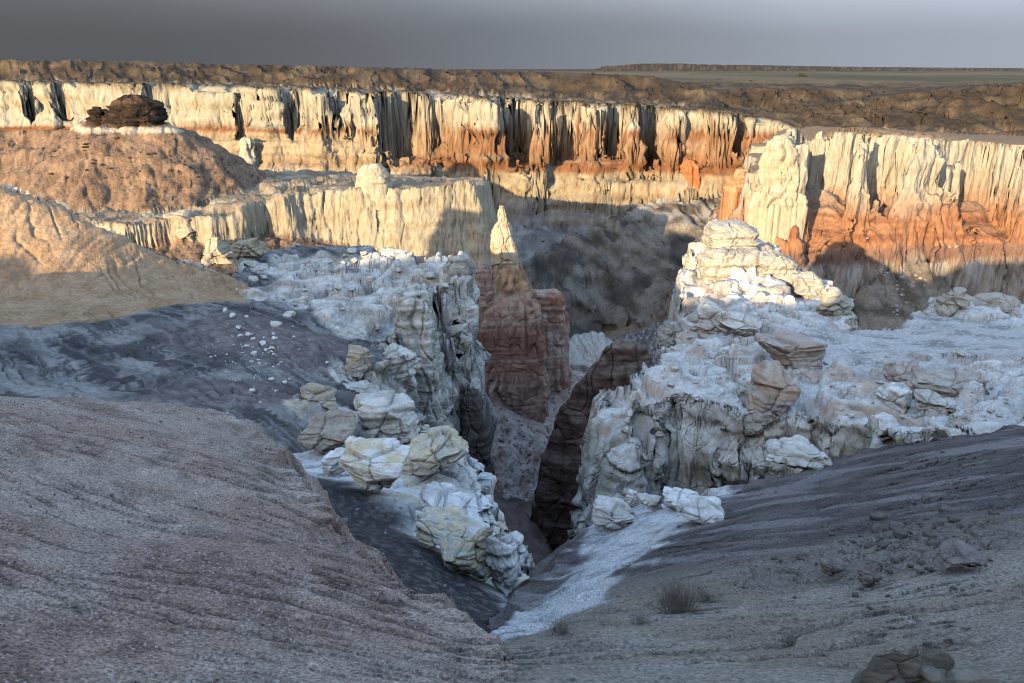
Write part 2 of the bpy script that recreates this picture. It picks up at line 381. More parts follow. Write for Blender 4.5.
def d_far(x, y, z, c, a, b):
    d = rock_disp(x, y, z, 8.0, c, 11, col=.32, strat=.45, crk=.7, blk=.5, tall=2.5)
    d = d + 3.6 * fbm(x / 17, y / 17, z / 11, 3, 19) + 1.5 * np.tanh(4 * noise(x / 45, y / 45, z / 4.5, 20)) - 1.6 * (1 - np.minimum(billow((x + .7 * z) / 16, y / 16, z / 60, 21) * 5, 1)) * ss(-.1, .3, noise(x / 40, y / 40, 0, 22))
    wv = 16 * fbm(x / 60, y / 60, 0, 3, 16)
    g = np.minimum(billow((x + wv + .5 * y) / 13, y / 80, 0, 12), .5) * 1.7 * (.3 + ss(-.3, .4, noise(x / 70, y / 70, 0, 17))) + 1.5 * np.minimum(billow((x + wv + .7 * y) / 6, y / 60, 0, 18), .5) + fbm(x / 7, y / 12, z / 7, 4, 13) * .5        # eroded badland spurs on top
    top = ss(-.5, 1.5, z - RIMZ(x))
    far = 1 - ss(560, 640, y)
    flat = fbm(x / 5, y / 5, z / 5, 3, 14)
    return (c * (1 - top) * d + top * (g - 2.5) + (1 - c) * flat) * far + (1 - far) * 2.0 * fbm(x / 120, y / 200, 0, 2, 15) * ss(800, 1400, y)
def d_shelf(x, y, z, c, a, b):
    return rock_disp(x, y, z, 4.5, .25 + .75 * c, 21, col=.6, strat=.5, crk=.6, blk=.5, tall=6) * (.5 + .5 * c)
def d_mound(x, y, z, c, a, b):
    return 1.5 * fbm(x / 6, y / 6, z / 6, 5, 31, .6) - .6 * (1 - np.minimum(billow(x / 5, y / 9, z / 30, 32) * 4, 1))
def d_butte(x, y, z, c, a, b):
    return c * (2.2 * fbm(x / 11, y / 11, z / 8, 3, 46) - 1.2 * (1 - np.minimum(billow((x + .8 * z) / 7, y / 7, z / 40, 47) * 4, 1)) * (1 - ss(-42, -34, z))) + rock_disp(x, y, z, 5.5, .2 + .8 * c, 41, col=1.0, strat=.3, crk=.6, blk=.4, tall=6) * (.4 + .6 * c)
def d_left(x, y, z, c, a, b):
    bare = np.maximum(c, ledge_zone(x, y))
    r = rock_disp(x, y, z, 5.6, c, 51, col=.35, strat=.8, crk=1.1, tall=1.4) * (c + .30 * bare * (1 - c))
    soil = .26 * fbm(x / 4, y / 4, z / 4, 5, 52, .6) - .20 * (1 - np.minimum(billow(x / 2.2 - y / 7, y / 16, z / 9, 53) * 4, 1)) * (1 - bare) - .14 * (1 - np.minimum(billow(x / .8 - y / 3, y / 9, z / 4, 56) * 3, 1)) * (1 - bare)
    sa, sb = (x - y) * .707, (x + y) * .707
    sw = fbm(x / 9, y / 9, 0, 3, 249)
    lay = -.30 * (1 - bare) * np.exp(-(noise(sb / 1.6 + 2 * sw, sa / 24, 0, 54) / .10) ** 2) * ss(-.2, .3, noise(x / 8, y / 8, 0, 57)) + .07 * np.tanh(5 * noise(x / 9, y / 9, z / .35, 58)) * (1 - bare)
    return r + soil + lay
def ledge_zone(x, y):
    k = zone(x, y, 350, 300, 108, 16) + zone(x, y, 300, 265, 126, 14) + zone(x, y, 420, 275, 120, 16) + zone(x, y, 385, 330, 96, 10) + zone(x, y, 370, 385, 72, 6) + zone(x, y, 340, 425, 54, 5.0) + zone(x, y, 395, 255, 130, 14)
    return np.clip(k + .5 * noise(x / 5, y / 5, 0, 55) * (k > .02), 0, 1)
def d_prom(x, y, z, c, a, b):
    t = terrace_zone(x, y)
    r = rock_disp(x, y, z, 6.5, c, 61, col=.5, strat=.7, crk=.8, blk=.6, tall=1.5) * (.28 + .72 * c)
    cave = 3.2 * np.exp(-(((x - CAVE[0]) / 2.8) ** 2 + ((z - CAVE[2]) / 2.6) ** 2)) * c
    return r * (1 - .88 * t) + .10 * fbm(x / 2, y / 2, z / 2, 3, 62) - cave
CAVE = P(706, 472, 84)
def terrace_zone(x, y):
    k = zone(x, y, 850, 345, 108, 15) + zone(x, y, 950, 330, 116, 16) + zone(x, y, 1010, 345, 105, 18) + zone(x, y, 900, 375, 92, 9)
    return np.clip(k + .3 * noise(x / 4, y / 4, 0, 63) * (k > .02), 0, 1)
def d_pink(x, y, z, c, a, b):
    return .7 * fbm(x / 3, y / 3, z / 3, 5, 71)
def d_gulch(x, y, z, c, a, b):
    return .8 * fbm(x / 5, y / 5, z / 5, 5, 76) + .2 * c * np.tanh(4 * noise(x / 8, y / 8, z / .8, 77))
def d_talus(x, y, z, c, a, b):
    w = fbm(x / 20, y / 20, 0, 2, 81)
    return (.3 + .7 * ss(270, 310, y)) * 6.5 * np.minimum(billow((x + .35 * y) / 11 + w, y / 110 + w, 0, 82), .5) + 3.0 * np.minimum(billow((x + .3 * y) / 3.6 + w * 2, y / 60, 0, 84), .5) + .5 * fbm(x / 3, y / 3, z / 3, 4, 83)
def d_spur(x, y, z, c, a, b):
    r = rock_disp(x, y, z, 2.4, .3 + .7 * c, 91, col=.2, strat=.7)
    g = spur_gravel(x, y, z)
    return r * (1 - .93 * g) * (.3 + .7 * c) + .03 * fbm(x / .25, y / .25, z / .25, 4, 92)
def spur_gravel(x, y, z):
    a = np.array(P(285, 480, 24)); b = np.array(P(430, 590, 14.5)); e = b - a
    t = np.clip(((x - a[0]) * e[0] + (y - a[1]) * e[1]) / (e[0] ** 2 + e[1] ** 2), 0, 1.3)
    d = np.sqrt((x - a[0] - t * e[0]) ** 2 + (y - a[1] - t * e[1]) ** 2)
    return 1 - ss(1.6, 3.2, d + .7 * noise(x / 1.2, y / 1.2, z / 1.2, 93) + .25 * noise(x / .3, y / .3, z / .3, 94))
def steps(x, y, z, k, s, dirx=.12):
    """Drying cracks that follow the contour: short dark lips along a slope."""
    z = .35 * (y + dirx * x)
    out = 0.0
    for q_, (sp, seg, wd_, dep, thr) in enumerate(((.085, 1.1, .12, .10, .0), (.050, .6, .15, .055, .06), (.17, 2.2, .085, .13, .0))):
        ph = z / (sp * k) + 1.6 * noise(x / (3 * k), y / (3 * k), 0, s + q_) + .55 * fbm(x / (.55 * k), y / (.55 * k), 0, 3, s + 3 + q_)
        i_ = np.floor(ph); fr = ph - i_ - .5
        m = ss(thr, thr + .22, noise(x / (seg * k) + i_ * 7.37, i_ * 3.71, y / (9 * k), s + 6 + q_)) * ss(-.35, .15, noise(x / (2.4 * k), y / (2.4 * k), 0, s + 9 + q_))
        wv_ = wd_ * (.35 + .65 * m)
        out = out + m * k * (-1.7 * dep * np.exp(-(fr / wv_) ** 2) + .018 * ss(-.5, 0., fr) * (fr > 0) * (1 - ss(0, .5, fr)))
    return out
def d_nearl(x, y, z, c, a, b):
    return .10 * fbm(x / 1.8, y / 1.8, z / 1.8, 3, 101) + .012 * fbm(x / .12, y / .12, z / .12, 3, 102) + steps(x, y, z, 1.0, 103) * nl_steps(x, y)
def nl_steps(x, y):
    return np.clip(.5 + zone(x, y, 300, 560, 8, 4, .2) + zone(x, y, 420, 660, 5.4, 1.8, .2) + zone(x, y, 250, 480, 10, 3, .2), 0, 1)
def d_nearr(x, y, z, c, a, b):
    rub = rubble_zone(x, y)
    e1_, c1_ = worley(x / .8, y / .8, z / .5, 111); e2_, c2_ = worley(x / .32, y / .32, z / .22, 112)
    r = rub * (.15 * (c1_ - .4) - .08 * (1 - ss(0, .12, e1_)) + .14 * (c2_ - .4) - .05 * (1 - ss(0, .14, e2_))) * .45
    return .12 * fbm(x / 2.5, y / 2.5, z / 2.5, 3, 113) + .02 * fbm(x / .2, y / .2, z / .2, 4, 114) + r + steps(x, y, z, 1.25, 115, -.22) * nr_steps(x, y) * (1 - rub) + ash_zone(x, y) * .14 * fbm(x / .8, y / .8, z / .5, 4, 116)
def nr_steps(x, y):
    return np.clip(.55 + zone(x, y, 620, 650, 6.6, 3.2, .3) + zone(x, y, 760, 650, 6.8, 2.6, .3) + zone(x, y, 900, 630, 7.4, 3, .3) + .6 * zone(x, y, 820, 480, 22, 7, .2), 0, 1)
def rubble_zone(x, y):
    k = zone(x, y, 930, 530, 11.5, 2.2) + zone(x, y, 870, 560, 10.6, 1.6) + zone(x, y, 800, 575, 10.6, 1.5)
    return np.clip(k + .4 * noise(x / .8, y / .8, 0, 117) * (k > .02), 0, 1)
def ash_zone(x, y):
    a = np.array(P(500, 632, 9.0)); b = np.array(P(650, 515, 23)); e = b - a
    t = np.clip(((x - a[0]) * e[0] + (y - a[1]) * e[1]) / (e[0] ** 2 + e[1] ** 2), -.2, 1.3)
    d = np.sqrt((x - a[0] - t * e[0]) ** 2 + (y - a[1] - t * e[1]) ** 2)
    return 1 - ss(.25 + 1.1 * t, .6 + 1.8 * t, d + (.5 + t) * (.7 * noise(x / 1.5, y / 1.5, 0, 118) + .55 * noise((x - .5 * y) / .35, (y + .5 * x) / 1.4, 0, 119) + .25 * fbm(x / .15, y / .15, 0, 2, 120)))

apply([FARW, BADL, MESA], d_far); apply([SHELF], d_shelf); apply([MOUND], d_mound); apply([BUTTE], d_butte); apply([LEFT], d_left)
apply([PROM], d_prom); apply([PINK], d_pink); apply([GULCH], d_gulch); apply([TALUS, FLOOR], d_talus); apply([SPUR], d_spur)
apply([NEARL], d_nearl); apply([NEARR], d_nearr)
CL = cliffness(nz)
def ledges(z, h, r=.7):
    k = z / h; f = np.floor(k)
    return (f + ss(r, 1.0, k - f) + .12 * (k - f) * (1 - ss(r, 1, k - f))) * h
DZ = np.zeros_like(XS)
def apply_ledges(i, wfn, amp, lam, h, sd_):
    m = (IS == i)
    x, y, z = XS[m], YS[m], ZS[m]
    w_ = wfn(x, y) * (1 - CL[m])
    n1 = fbm(x / lam, y / lam, 0, 4, sd_); bl = noise(x / (.45 * lam), y / (.45 * lam), 0, sd_ + 1)
    zz = z + amp * n1 + .35 * amp * np.tanh(5 * bl)
    zq = ledges(zz + .12 * h * fbm(x / 1.1, y / 1.1, 0, 3, sd_ + 2), h)
    zq = .65 * zq + .35 * ledges(zz + .2 * h * fbm(x / .8, y / .8, 0, 3, sd_ + 4), h * .31)
    DZ[m] = w_ * (zq - z)
apply_ledges(PROM, lambda x, y: 1 - terrace_zone(x, y), 2.6, 8.0, 2.2, 411)
apply_ledges(LEFT, lambda x, y: ledge_zone(x, y), 3.2, 9.0, 2.3, 421)
def notch(i, zmin_fn, amp, lam, sd_):
    m = (IS == i)
    x, y, z = XS[m], YS[m], ZS[m]
    k = ss(0, 2.5, z - zmin_fn(x)) * (YS[m] < 470)
    n = noise(x / lam, y / lam, 0, sd_)
    DZ[m] -= amp * k * (ss(.0, .5, n) + .5 * ss(.05, .4, noise(x / (.35 * lam), y / (.35 * lam), 0, sd_ + 1)))
notch(FARW, lambda x: RIMZ(x) - 3.5, 3.0, 13, 441)
notch(BUTTE, lambda x: np.full_like(x, -24), 4.5, 9, 445)
apply_ledges(SHELF, lambda x, y: np.ones_like(x), 1.5, 12.0, 2.5, 431)
X2, Y2, Z2 = XS + nx * D, YS + ny * D, ZS + nz * D + DZ
print('displaced', time.time() - T0)

# ------------------------------------------------------------------ colours (albedo, from rock beds, soil and dust)
def C(*c):
    return np.array(c, f32)
COL = np.zeros(XS.shape + (3,), f32)
def mixc(a, b, t):
    return a + (b - a) * t[..., None]
CREAM, WHITE = C(.37, .335, .265), C(.62, .61, .59)
def paint(ids, fn):
    m = sel(*ids)
    COL[m] = np.clip(fn(X2[m], Y2[m], Z2[m], CL[m], D[m]), .012, .85)
def streak(x, y, z, L, s):
    return fbm(x / L, y / L, z / (8 * L), 3, s)
def c_far(x, y, z, c, d):
    w = 1.6 * fbm(x / 40, y / 40, z / 10, 3, 201)
    h = z + w
    st = streak(x, y, z, 3, 202)
    cream = mixc(CREAM, C(.36, .27, .16), ss(.1, .6, st) * .4)
    right = ss(-70, -25, x)
    mid = mixc(C(.36, .28, .19), C(.255, .130, .072), right * (.55 + .45 * ss(-.2, .3, noise(x / 60, y / 60, z / 2.2, 203))))
    low = mixc(C(.35, .29, .205), C(.30, .18, .10), ss(-.1, .4, st + .3 * noise(x / 80, y / 80, z / 6, 205)) * (.3 + .5 * right))
    band = C(.19, .085, .042)
    hb = noise(x / 200, y / 200, h / 1.6, 216)
    cream = cream * (1 - .16 * ss(.0, .4, hb))[:, None]; mid = mid * (1 - .30 * ss(-.1, .3, hb))[:, None]; low = low * (1 - .25 * ss(-.05, .35, hb))[:, None]
    k = mixc(cream * np.ones((len(x), 1), f32), mid, 1 - ss(-29, -26.5, h))
    k = mixc(k, band * np.ones((len(x), 1), f32), ss(-31, -30, h) * (1 - ss(-28.2, -27.6, h)))
    k = mixc(k, band * np.ones((len(x), 1), f32), ss(-47, -45.5, h) * (1 - ss(-43, -41.5, h)) * (.3 + .7 * right))
    k = mixc(k, low, 1 - ss(-49, -46, h))
    tal = mixc(C(.17, .155, .15) * np.ones((len(x), 1), f32), C(.30, .28, .26), ss(-.1, .4, fbm(x / 8, y / 8, z / 8, 3, 206)))
    k = mixc(k, tal, (1 - ss(-64, -56, h)) * (1 - .5 * c))
    rimz = -5 - ss(-150, 200, x) * 14
    n = fbm(x / 14, y / 30, z / 14, 4, 207)
    soil = mixc(C(.055, .040, .028) * np.ones((len(x), 1), f32), C(.135, .10, .065), ss(-.2, .45, n))
    soil = mixc(soil, C(.04, .032, .026) * np.ones((len(x), 1), f32), ss(.15, .4, noise(x / 50, y / 12, z / 2, 208)) * .8)
    plain = mixc(C(.075, .07, .04) * np.ones((len(x), 1), f32), C(.15, .12, .075), ss(-.2, .3, fbm(x / 300, y / 900, 0, 3, 209)))
    soil = mixc(soil, plain, ss(545, 620, y + 20 * n) * (1 - ss(3000, 3500, y)))
    return mixc(k, soil, np.maximum(ss(-2.2, -.2, z - RIMZ(x)), ss(560, 580, y)))
def c_shelf(x, y, z, c, d):
    st = streak(x, y, z, 2, 211)
    k = mixc(C(.37, .325, .245) * np.ones((len(x), 1), f32), C(.34, .27, .18), ss(0, .5, st) * .7)
    n = fbm(x / 8, y / 8, z / 3, 4, 212)
    k = mixc(k, C(.21, .165, .12) * np.ones((len(x), 1), f32), (1 - c) * ss(-.35, .1, n) * .95)
    return mixc(k, C(.30, .22, .15) * np.ones((len(x), 1), f32), ss(.1, .4, noise(x / 20, y / 20, z / 1.2, 213)) * .5)
def c_mound(x, y, z, c, d):
    n = fbm(x / 5, y / 5, z / 5, 5, 221)
    k = mixc(C(.16, .105, .07) * np.ones((len(x), 1), f32), C(.27, .18, .12), ss(-.3, .3, n))
    k = mixc(k, C(.05, .045, .04) * np.ones((len(x), 1), f32), ss(.20, .34, noise(x / 1.2, y / 1.2, z / 1.2, 222)) * ss(-.1, .3, noise(x / 9, y / 9, 0, 223)))
    return mixc(k, C(.55, .47, .36) * np.ones((len(x), 1), f32), ss(-18.4, -17.8, z) * (1 - ss(-16.9, -16.3, z)) * .8)
def c_butte(x, y, z, c, d):
    h = z + 1.2 * fbm(x / 25, y / 25, z / 8, 3, 231)
    st = streak(x, y, z, 1.8, 232)
    cream = mixc(C(.39, .355, .29) * np.ones((len(x), 1), f32), C(.37, .30, .20), ss(.05, .5, st) * .6)
    red = mixc(C(.33, .165, .09) * np.ones((len(x), 1), f32), C(.24, .105, .06), ss(-.2, .3, noise(x / 30, y / 30, z / 1.5, 233)))
    dk = C(.19, .115, .09) * np.ones((len(x), 1), f32)
    low = mixc(C(.36, .32, .29) * np.ones((len(x), 1), f32), C(.20, .15, .13), ss(-.1, .4, st))
    k = mixc(cream, mixc(cream, red, np.full(len(x), .55, f32)), 1 - ss(-44, -35, h + 3 * st))
    k = mixc(k, red, 1 - ss(-48, -42, h + 2 * st + 3 * noise(x / 20, y / 20, z / 12, 235))); k = mixc(k, dk, 1 - ss(-57, -55, h)); k = mixc(k, low, 1 - ss(-62, -60.5, h))
    tal = mixc(C(.13, .12, .115) * np.ones((len(x), 1), f32), C(.42, .40, .38), ss(.22, .32, noise(x / .8, y / .8, z / .8, 234)))
    k = mixc(k, tal, (1 - c) * (1 - ss(-60, -56, h)))
    return mixc(k, C(.24, .17, .11) * np.ones((len(x), 1), f32), (1 - c) * ss(7, 20, y - 272) )
def c_left(x, y, z, c, d):
    o = np.ones((len(x), 1), f32)
    led = np.maximum(ledge_zone(x, y), c)
    n = fbm(x / 6, y / 6, z / 2, 4, 241)
    shale = mixc(C(.11, .105, .105) * o, C(.26, .255, .25), ss(-.3, .3, n))
    shale = mixc(shale, C(.05, .048, .05) * o, ss(.12, .35, noise(x / 7, y / 7, z / .6, 242)) * .85)
    sa, sb = (x - y) * .707, (x + y) * .707
    sw = fbm(x / 9, y / 9, 0, 3, 249)
    sk = fbm(sb / 1.3 + 2 * sw, sa / 22, z / 5, 4, 250, .7)
    shale = mixc(shale, C(.045, .043, .045) * o, ss(.05, .3, sk) * .7)
    shale = mixc(shale, C(.33, .325, .32) * o, ss(.08, .35, -sk) * .45)
    tan = mixc(C(.42, .29, .185) * o, C(.34, .22, .13), ss(-.2, .3, fbm(x / 3, y / 3, z / 3, 4, 243)))
    t = np.clip(zone(x, y, 40, 225, 93, 19) + zone(x, y, 130, 262, 93, 14) + zone(x, y, -120, 210, 88, 40) + zone(x, y, 200, 272, 101, 10) + zone(x, y, 20, 255, 80, 12), 0, 1)
    k = mixc(shale, tan, ss(.3, .7, t + .3 * n))
    grav = mixc(C(.14, .12, .12) * o, C(.22, .19, .185), ss(-.2, .3, fbm(x / 1.2, y / 1.2, z / 1.2, 3, 244)))
    g = np.clip(zone(x, y, 270, 340, 76, 12) + zone(x, y, 310, 350, 76, 9) + zone(x, y, 230, 395, 54, 7), 0, 1)
    k = mixc(k, grav, g)
    rock = mixc(C(.62, .605, .57) * o, C(.40, .385, .36), ss(-.15, .35, fbm(x / 3, y / 3, z / 1.0, 4, 247)))
    rock = mixc(rock, C(.42, .33, .24) * o, ss(.1, .5, noise(x / 6, y / 6, z / 3, 248)) * .6)
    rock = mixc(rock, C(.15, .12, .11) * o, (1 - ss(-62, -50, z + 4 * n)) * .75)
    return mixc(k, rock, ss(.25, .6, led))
def c_prom(x, y, z, c, d):
    o = np.ones((len(x), 1), f32)
    n = fbm(x / 4, y / 4, z / 1.5, 4, 251)
    rock = mixc(C(.66, .645, .62) * o, C(.46, .44, .41), ss(-.1, .4, n))
    rock = mixc(rock, C(.46, .33, .25) * o, ss(.15, .4, noise(x / 7, y / 7, z / 1.2, 252)) * .7 * (1 - .7 * c))
    rock = mixc(rock, C(.36, .35, .27) * o, c * ss(-.2, .4, streak(x, y, z, 1.5, 253)) * .8)
    t = terrace_zone(x, y)
    ash = mixc(C(.48, .47, .46) * o, C(.24, .235, .235), ss(-.1, .35, fbm(x / 5, y / 5, z / 1.0, 3, 254)))
    ash = mixc(ash, C(.60, .58, .54) * o, ss(.28, .36, noise(x / .6, y / .6, z / .6, 255)) * .8)
    return mixc(rock, ash, t * .9)
def c_pink(x, y, z, c, d):
    o = np.ones((len(x), 1), f32)
    k = mixc(C(.40, .28, .245) * o, C(.50, .43, .40), ss(-.3, .3, fbm(x / 4, y / 10, z / 4, 4, 261)))
    return mixc(k, C(.13, .09, .08) * o, ss(.25, .38, noise(x / .9, y / .9, z / .9, 262)) * .8)
def c_gulch(x, y, z, c, d):
    o = np.ones((len(x), 1), f32)
    return mixc(C(.085, .06, .052) * o, C(.14, .105, .095), ss(-.3, .3, fbm(x / 4, y / 4, z / 2, 4, 271)))
def c_talus(x, y, z, c, d):
    o = np.ones((len(x), 1), f32)
    n = fbm(x / 14, y / 14, z / 6, 4, 281)
    k = mixc(C(.11, .088, .068) * o, C(.25, .21, .17), ss(-.3, .35, n + .5 * fbm((x + .3 * y) / 3, y / 40, 0, 3, 284)))
    k = mixc(k, C(.06, .052, .046) * o, ss(.1, .35, noise(x / 16, y / 40, z / 5, 282)) * .7)
    k = mixc(k, C(.34, .32, .29) * o, ss(-72, -62, z) * zone(x, y, 650, 200, 370, 60) * ss(-.2, .3, n) * .8)
    return mixc(k, C(.52, .50, .46) * o, zone(x, y, 588, 350, 262, 15, .6))
def c_spur(x, y, z, c, d):
    o = np.ones((len(x), 1), f32)
    n = fbm(x / 1.5, y / 1.5, z / .7, 4, 291)
    rock = mixc(C(.72, .72, .72) * o, C(.54, .53, .52), ss(-.1, .4, n))
    rock = mixc(rock, C(.52, .43, .29) * o, ss(.1, .4, noise(x / 2, y / 2, z / 1.2, 292)) * .7)
    g = spur_gravel(x, y, z)
    grav = mixc(C(.045, .042, .045) * o, C(.13, .12, .125), ss(-.1, .4, fbm(x / .2, y / .2, z / .2, 3, 293)))
    k = mixc(rock, grav, g)
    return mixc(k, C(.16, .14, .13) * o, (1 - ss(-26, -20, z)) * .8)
def c_nearl(x, y, z, c, d):
    o = np.ones((len(x), 1), f32)
    n = fbm(x / 1.6, y / 1.6, z / 1.6, 4, 301)
    k = mixc(C(.33, .24, .20) * o, C(.40, .325, .285), ss(-.3, .3, n))
    k = mixc(k, C(.24, .165, .15) * o, zone(x, y, 190, 590, 6.3, 1.3, .1) * .6)
    k = k * (1 - .30 * ss(-.05, .35, fbm(x / .45, y / .9, z / .3, 4, 302, .6)))[:, None]
    k = k * (1 + .20 * ss(.0, .35, fbm(x / .30, y / .30, z / .3, 3, 303, .6)))[:, None]
    return k
def c_nearr(x, y, z, c, d):
    o = np.ones((len(x), 1), f32)
    n = fbm(x / 2, y / 2, z / .6, 4, 311)
    k = mixc(C(.27, .225, .185) * o, C(.34, .305, .265), ss(-.3, .3, n))
    up = ss(9.5, 14, y)
    dark = mixc(C(.085, .072, .075) * o, C(.17, .145, .145), ss(-.2, .4, fbm(x / 3, y / 1.2, z / .5, 4, 312)))
    k = mixc(k, dark, up * .9)
    k = mixc(k, C(.34, .33, .33) * o, ss(.12, .4, noise(x / 5 - y / 7, y / 1.4 + x / 3, z / 2, 313)) * up * .5)
    k = mixc(k, C(.21, .185, .165) * o, rubble_zone(x, y) * .8)
    a = ash_zone(x, y)
    ash = mixc(C(.62, .62, .63) * o, C(.42, .415, .42), ss(-.1, .4, fbm(x / .9, y / .9, z / .4, 4, 314)))
    return mixc(k, ash, a)
paint([FARW, BADL, MESA], c_far); paint([SHELF], c_shelf); paint([MOUND], c_mound); paint([BUTTE], c_butte); paint([LEFT], c_left); paint([PROM], c_prom)
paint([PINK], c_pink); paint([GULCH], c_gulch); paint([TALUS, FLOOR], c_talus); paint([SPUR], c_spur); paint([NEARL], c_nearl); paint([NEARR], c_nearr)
print('painted', time.time() - T0)

# ------------------------------------------------------------------ scene, materials, mesh building
SC = bpy.context.scene
LINK = SC.collection.objects.link

def material(name, grain, contrast, bump_scale, bump, speck=None, rough=.95, aniso=None, joints=None):
    """Albedo from the mesh's own colour layer, broken up by fine grain; relief finer than the mesh as bump."""
    m = bpy.data.materials.new(name); m.use_nodes = True
    nt = m.node_tree; N = nt.nodes; L = nt.links
    bs = N['Principled BSDF']; bs.inputs['Roughness'].default_value = rough
    bs.inputs['Specular IOR Level'].default_value = .15
    at = N.new('ShaderNodeAttribute'); at.attribute_name = 'Col'
    tc_ = N.new('ShaderNodeTexCoord')
    vec = tc_.outputs['Object']
    if aniso:
        mp = N.new('ShaderNodeMapping'); mp.inputs['Scale'].default_value = aniso
        L.new(vec, mp.inputs[0]); vec = mp.outputs[0]
    n1 = N.new('ShaderNodeTexNoise'); n1.inputs['Scale'].default_value = grain; n1.inputs['Detail'].default_value = 6; n1.inputs['Roughness'].default_value = .7
    L.new(vec, n1.inputs['Vector'])
    mr = N.new('ShaderNodeMapRange'); mr.inputs['From Min'].default_value = .3; mr.inputs['From Max'].default_value = .7
    mr.inputs['To Min'].default_value = 1 - contrast; mr.inputs['To Max'].default_value = 1 + contrast
    L.new(n1.outputs['Fac'], mr.inputs['Value'])
    mul = N.new('ShaderNodeVectorMath'); mul.operation = 'SCALE'
    L.new(at.outputs['Color'], mul.inputs[0]); L.new(mr.outputs[0], mul.inputs['Scale'])
    out = mul.outputs[0]
    if speck:
        sc_, thr, amt, colr = speck
        v = N.new('ShaderNodeTexVoronoi'); v.inputs['Scale'].default_value = sc_; L.new(tc_.outputs['Object'], v.inputs['Vector'])
        sp = N.new('ShaderNodeSeparateColor'); L.new(v.outputs['Color'], sp.inputs[0])
        g = N.new('ShaderNodeMath'); g.operation = 'GREATER_THAN'; g.inputs[1].default_value = thr; L.new(sp.outputs[0], g.inputs[0])
        g2 = N.new('ShaderNodeMath'); g2.operation = 'LESS_THAN'; g2.inputs[1].default_value = .42; L.new(v.outputs['Distance'], g2.inputs[0])
        g3 = N.new('ShaderNodeMath'); g3.operation = 'MULTIPLY'; L.new(g.outputs[0], g3.inputs[0]); L.new(g2.outputs[0], g3.inputs[1])
        g4 = N.new('ShaderNodeMath'); g4.operation = 'MULTIPLY'; g4.inputs[1].default_value = amt; L.new(g3.outputs[0], g4.inputs[0])
        mx = N.new('ShaderNodeMix'); mx.data_type = 'RGBA'
        L.new(g4.outputs[0], mx.inputs['Factor']); L.new(out, mx.inputs['A']); mx.inputs['B'].default_value = (*colr, 1)
        out = mx.outputs['Result']
    L.new(out, bs.inputs['Base Color'])
    n2 = N.new('ShaderNodeTexNoise'); n2.inputs['Scale'].default_value = bump_scale; n2.inputs['Detail'].default_value = 5; n2.inputs['Roughness'].default_value = .6
    L.new(vec, n2.inputs['Vector'])
    hgt = n2.outputs['Fac']
    if joints:
        wn = N.new('ShaderNodeTexNoise'); wn.inputs['Scale'].default_value = joints * .7; wn.inputs['Detail'].default_value = 3; L.new(vec, wn.inputs['Vector'])
        ad = N.new('ShaderNodeVectorMath'); ad.operation = 'MULTIPLY_ADD'; ad.inputs[1].default_value = (.9 / joints,) * 3
        L.new(wn.outputs['Color'], ad.inputs[0]); L.new(vec, ad.inputs[2])
        mp2 = N.new('ShaderNodeMapping'); mp2.inputs['Scale'].default_value = (1, 1, 1.9); L.new(ad.outputs[0], mp2.inputs[0])
        vo = N.new('ShaderNodeTexVoronoi'); vo.feature = 'DISTANCE_TO_EDGE'; vo.inputs['Scale'].default_value = joints; L.new(mp2.outputs[0], vo.inputs['Vector'])
        jr = N.new('ShaderNodeMapRange'); jr.inputs['From Max'].default_value = .09; jr.inputs['To Max'].default_value = .9; L.new(vo.outputs['Distance'], jr.inputs['Value'])
        jm = N.new('ShaderNodeTexNoise'); jm.inputs['Scale'].default_value = joints * .45; jm.inputs['Detail'].default_value = 2; L.new(vec, jm.inputs['Vector'])
        jk = N.new('ShaderNodeMapRange'); jk.inputs['From Min'].default_value = .48; jk.inputs['From Max'].default_value = .62; jk.inputs['To Max'].default_value = .7; L.new(jm.outputs['Fac'], jk.inputs['Value'])
        jx = N.new('ShaderNodeMath'); jx.operation = 'MULTIPLY'; L.new(jr.outputs[0], jx.inputs[0]); L.new(jk.outputs[0], jx.inputs[1])
        ma = N.new('ShaderNodeMath'); ma.operation = 'ADD'; L.new(jx.outputs[0], ma.inputs[0]); L.new(n2.outputs['Fac'], ma.inputs[1]); hgt = ma.outputs[0]
    b = N.new('ShaderNodeBump'); b.inputs['Strength'].default_value = .85; b.inputs['Distance'].default_value = bump
    L.new(hgt, b.inputs['Height']); L.new(b.outputs[0], bs.inputs['Normal'])
    return m

MAT = dict(
    far=material('far_rock', .35, .30, .4, 1.0, aniso=(1, 1, .4)),
    mid=material('mid_rock', .9, .30, .8, .7, aniso=(1, 1, .4)), earth=material('brown_earth', 1.0, .34, 1.2, .6),
    left=material('grey_shale_and_rock', 1.6, .30, 1.5, .30, joints=.55),
    prom=material('pale_sandstone', 1.6, .26, 1.5, .30, joints=.55),
    dark=material('dark_earth', .8, .35, 1.2, .4),
    spur=material('ash_rock', 6, .24, 6, .07, joints=1.6),
    gravel=material('purple_gravel', 30, .95, 36, .05, speck=(38, .90, .9, (.55, .53, .52)), aniso=(1, 1, 2.2)),
    slope=material('grey_slope', 20, .75, 24, .06, speck=(30, .95, .7, (.42, .40, .39)), aniso=(1, 1, 2.5)),
)

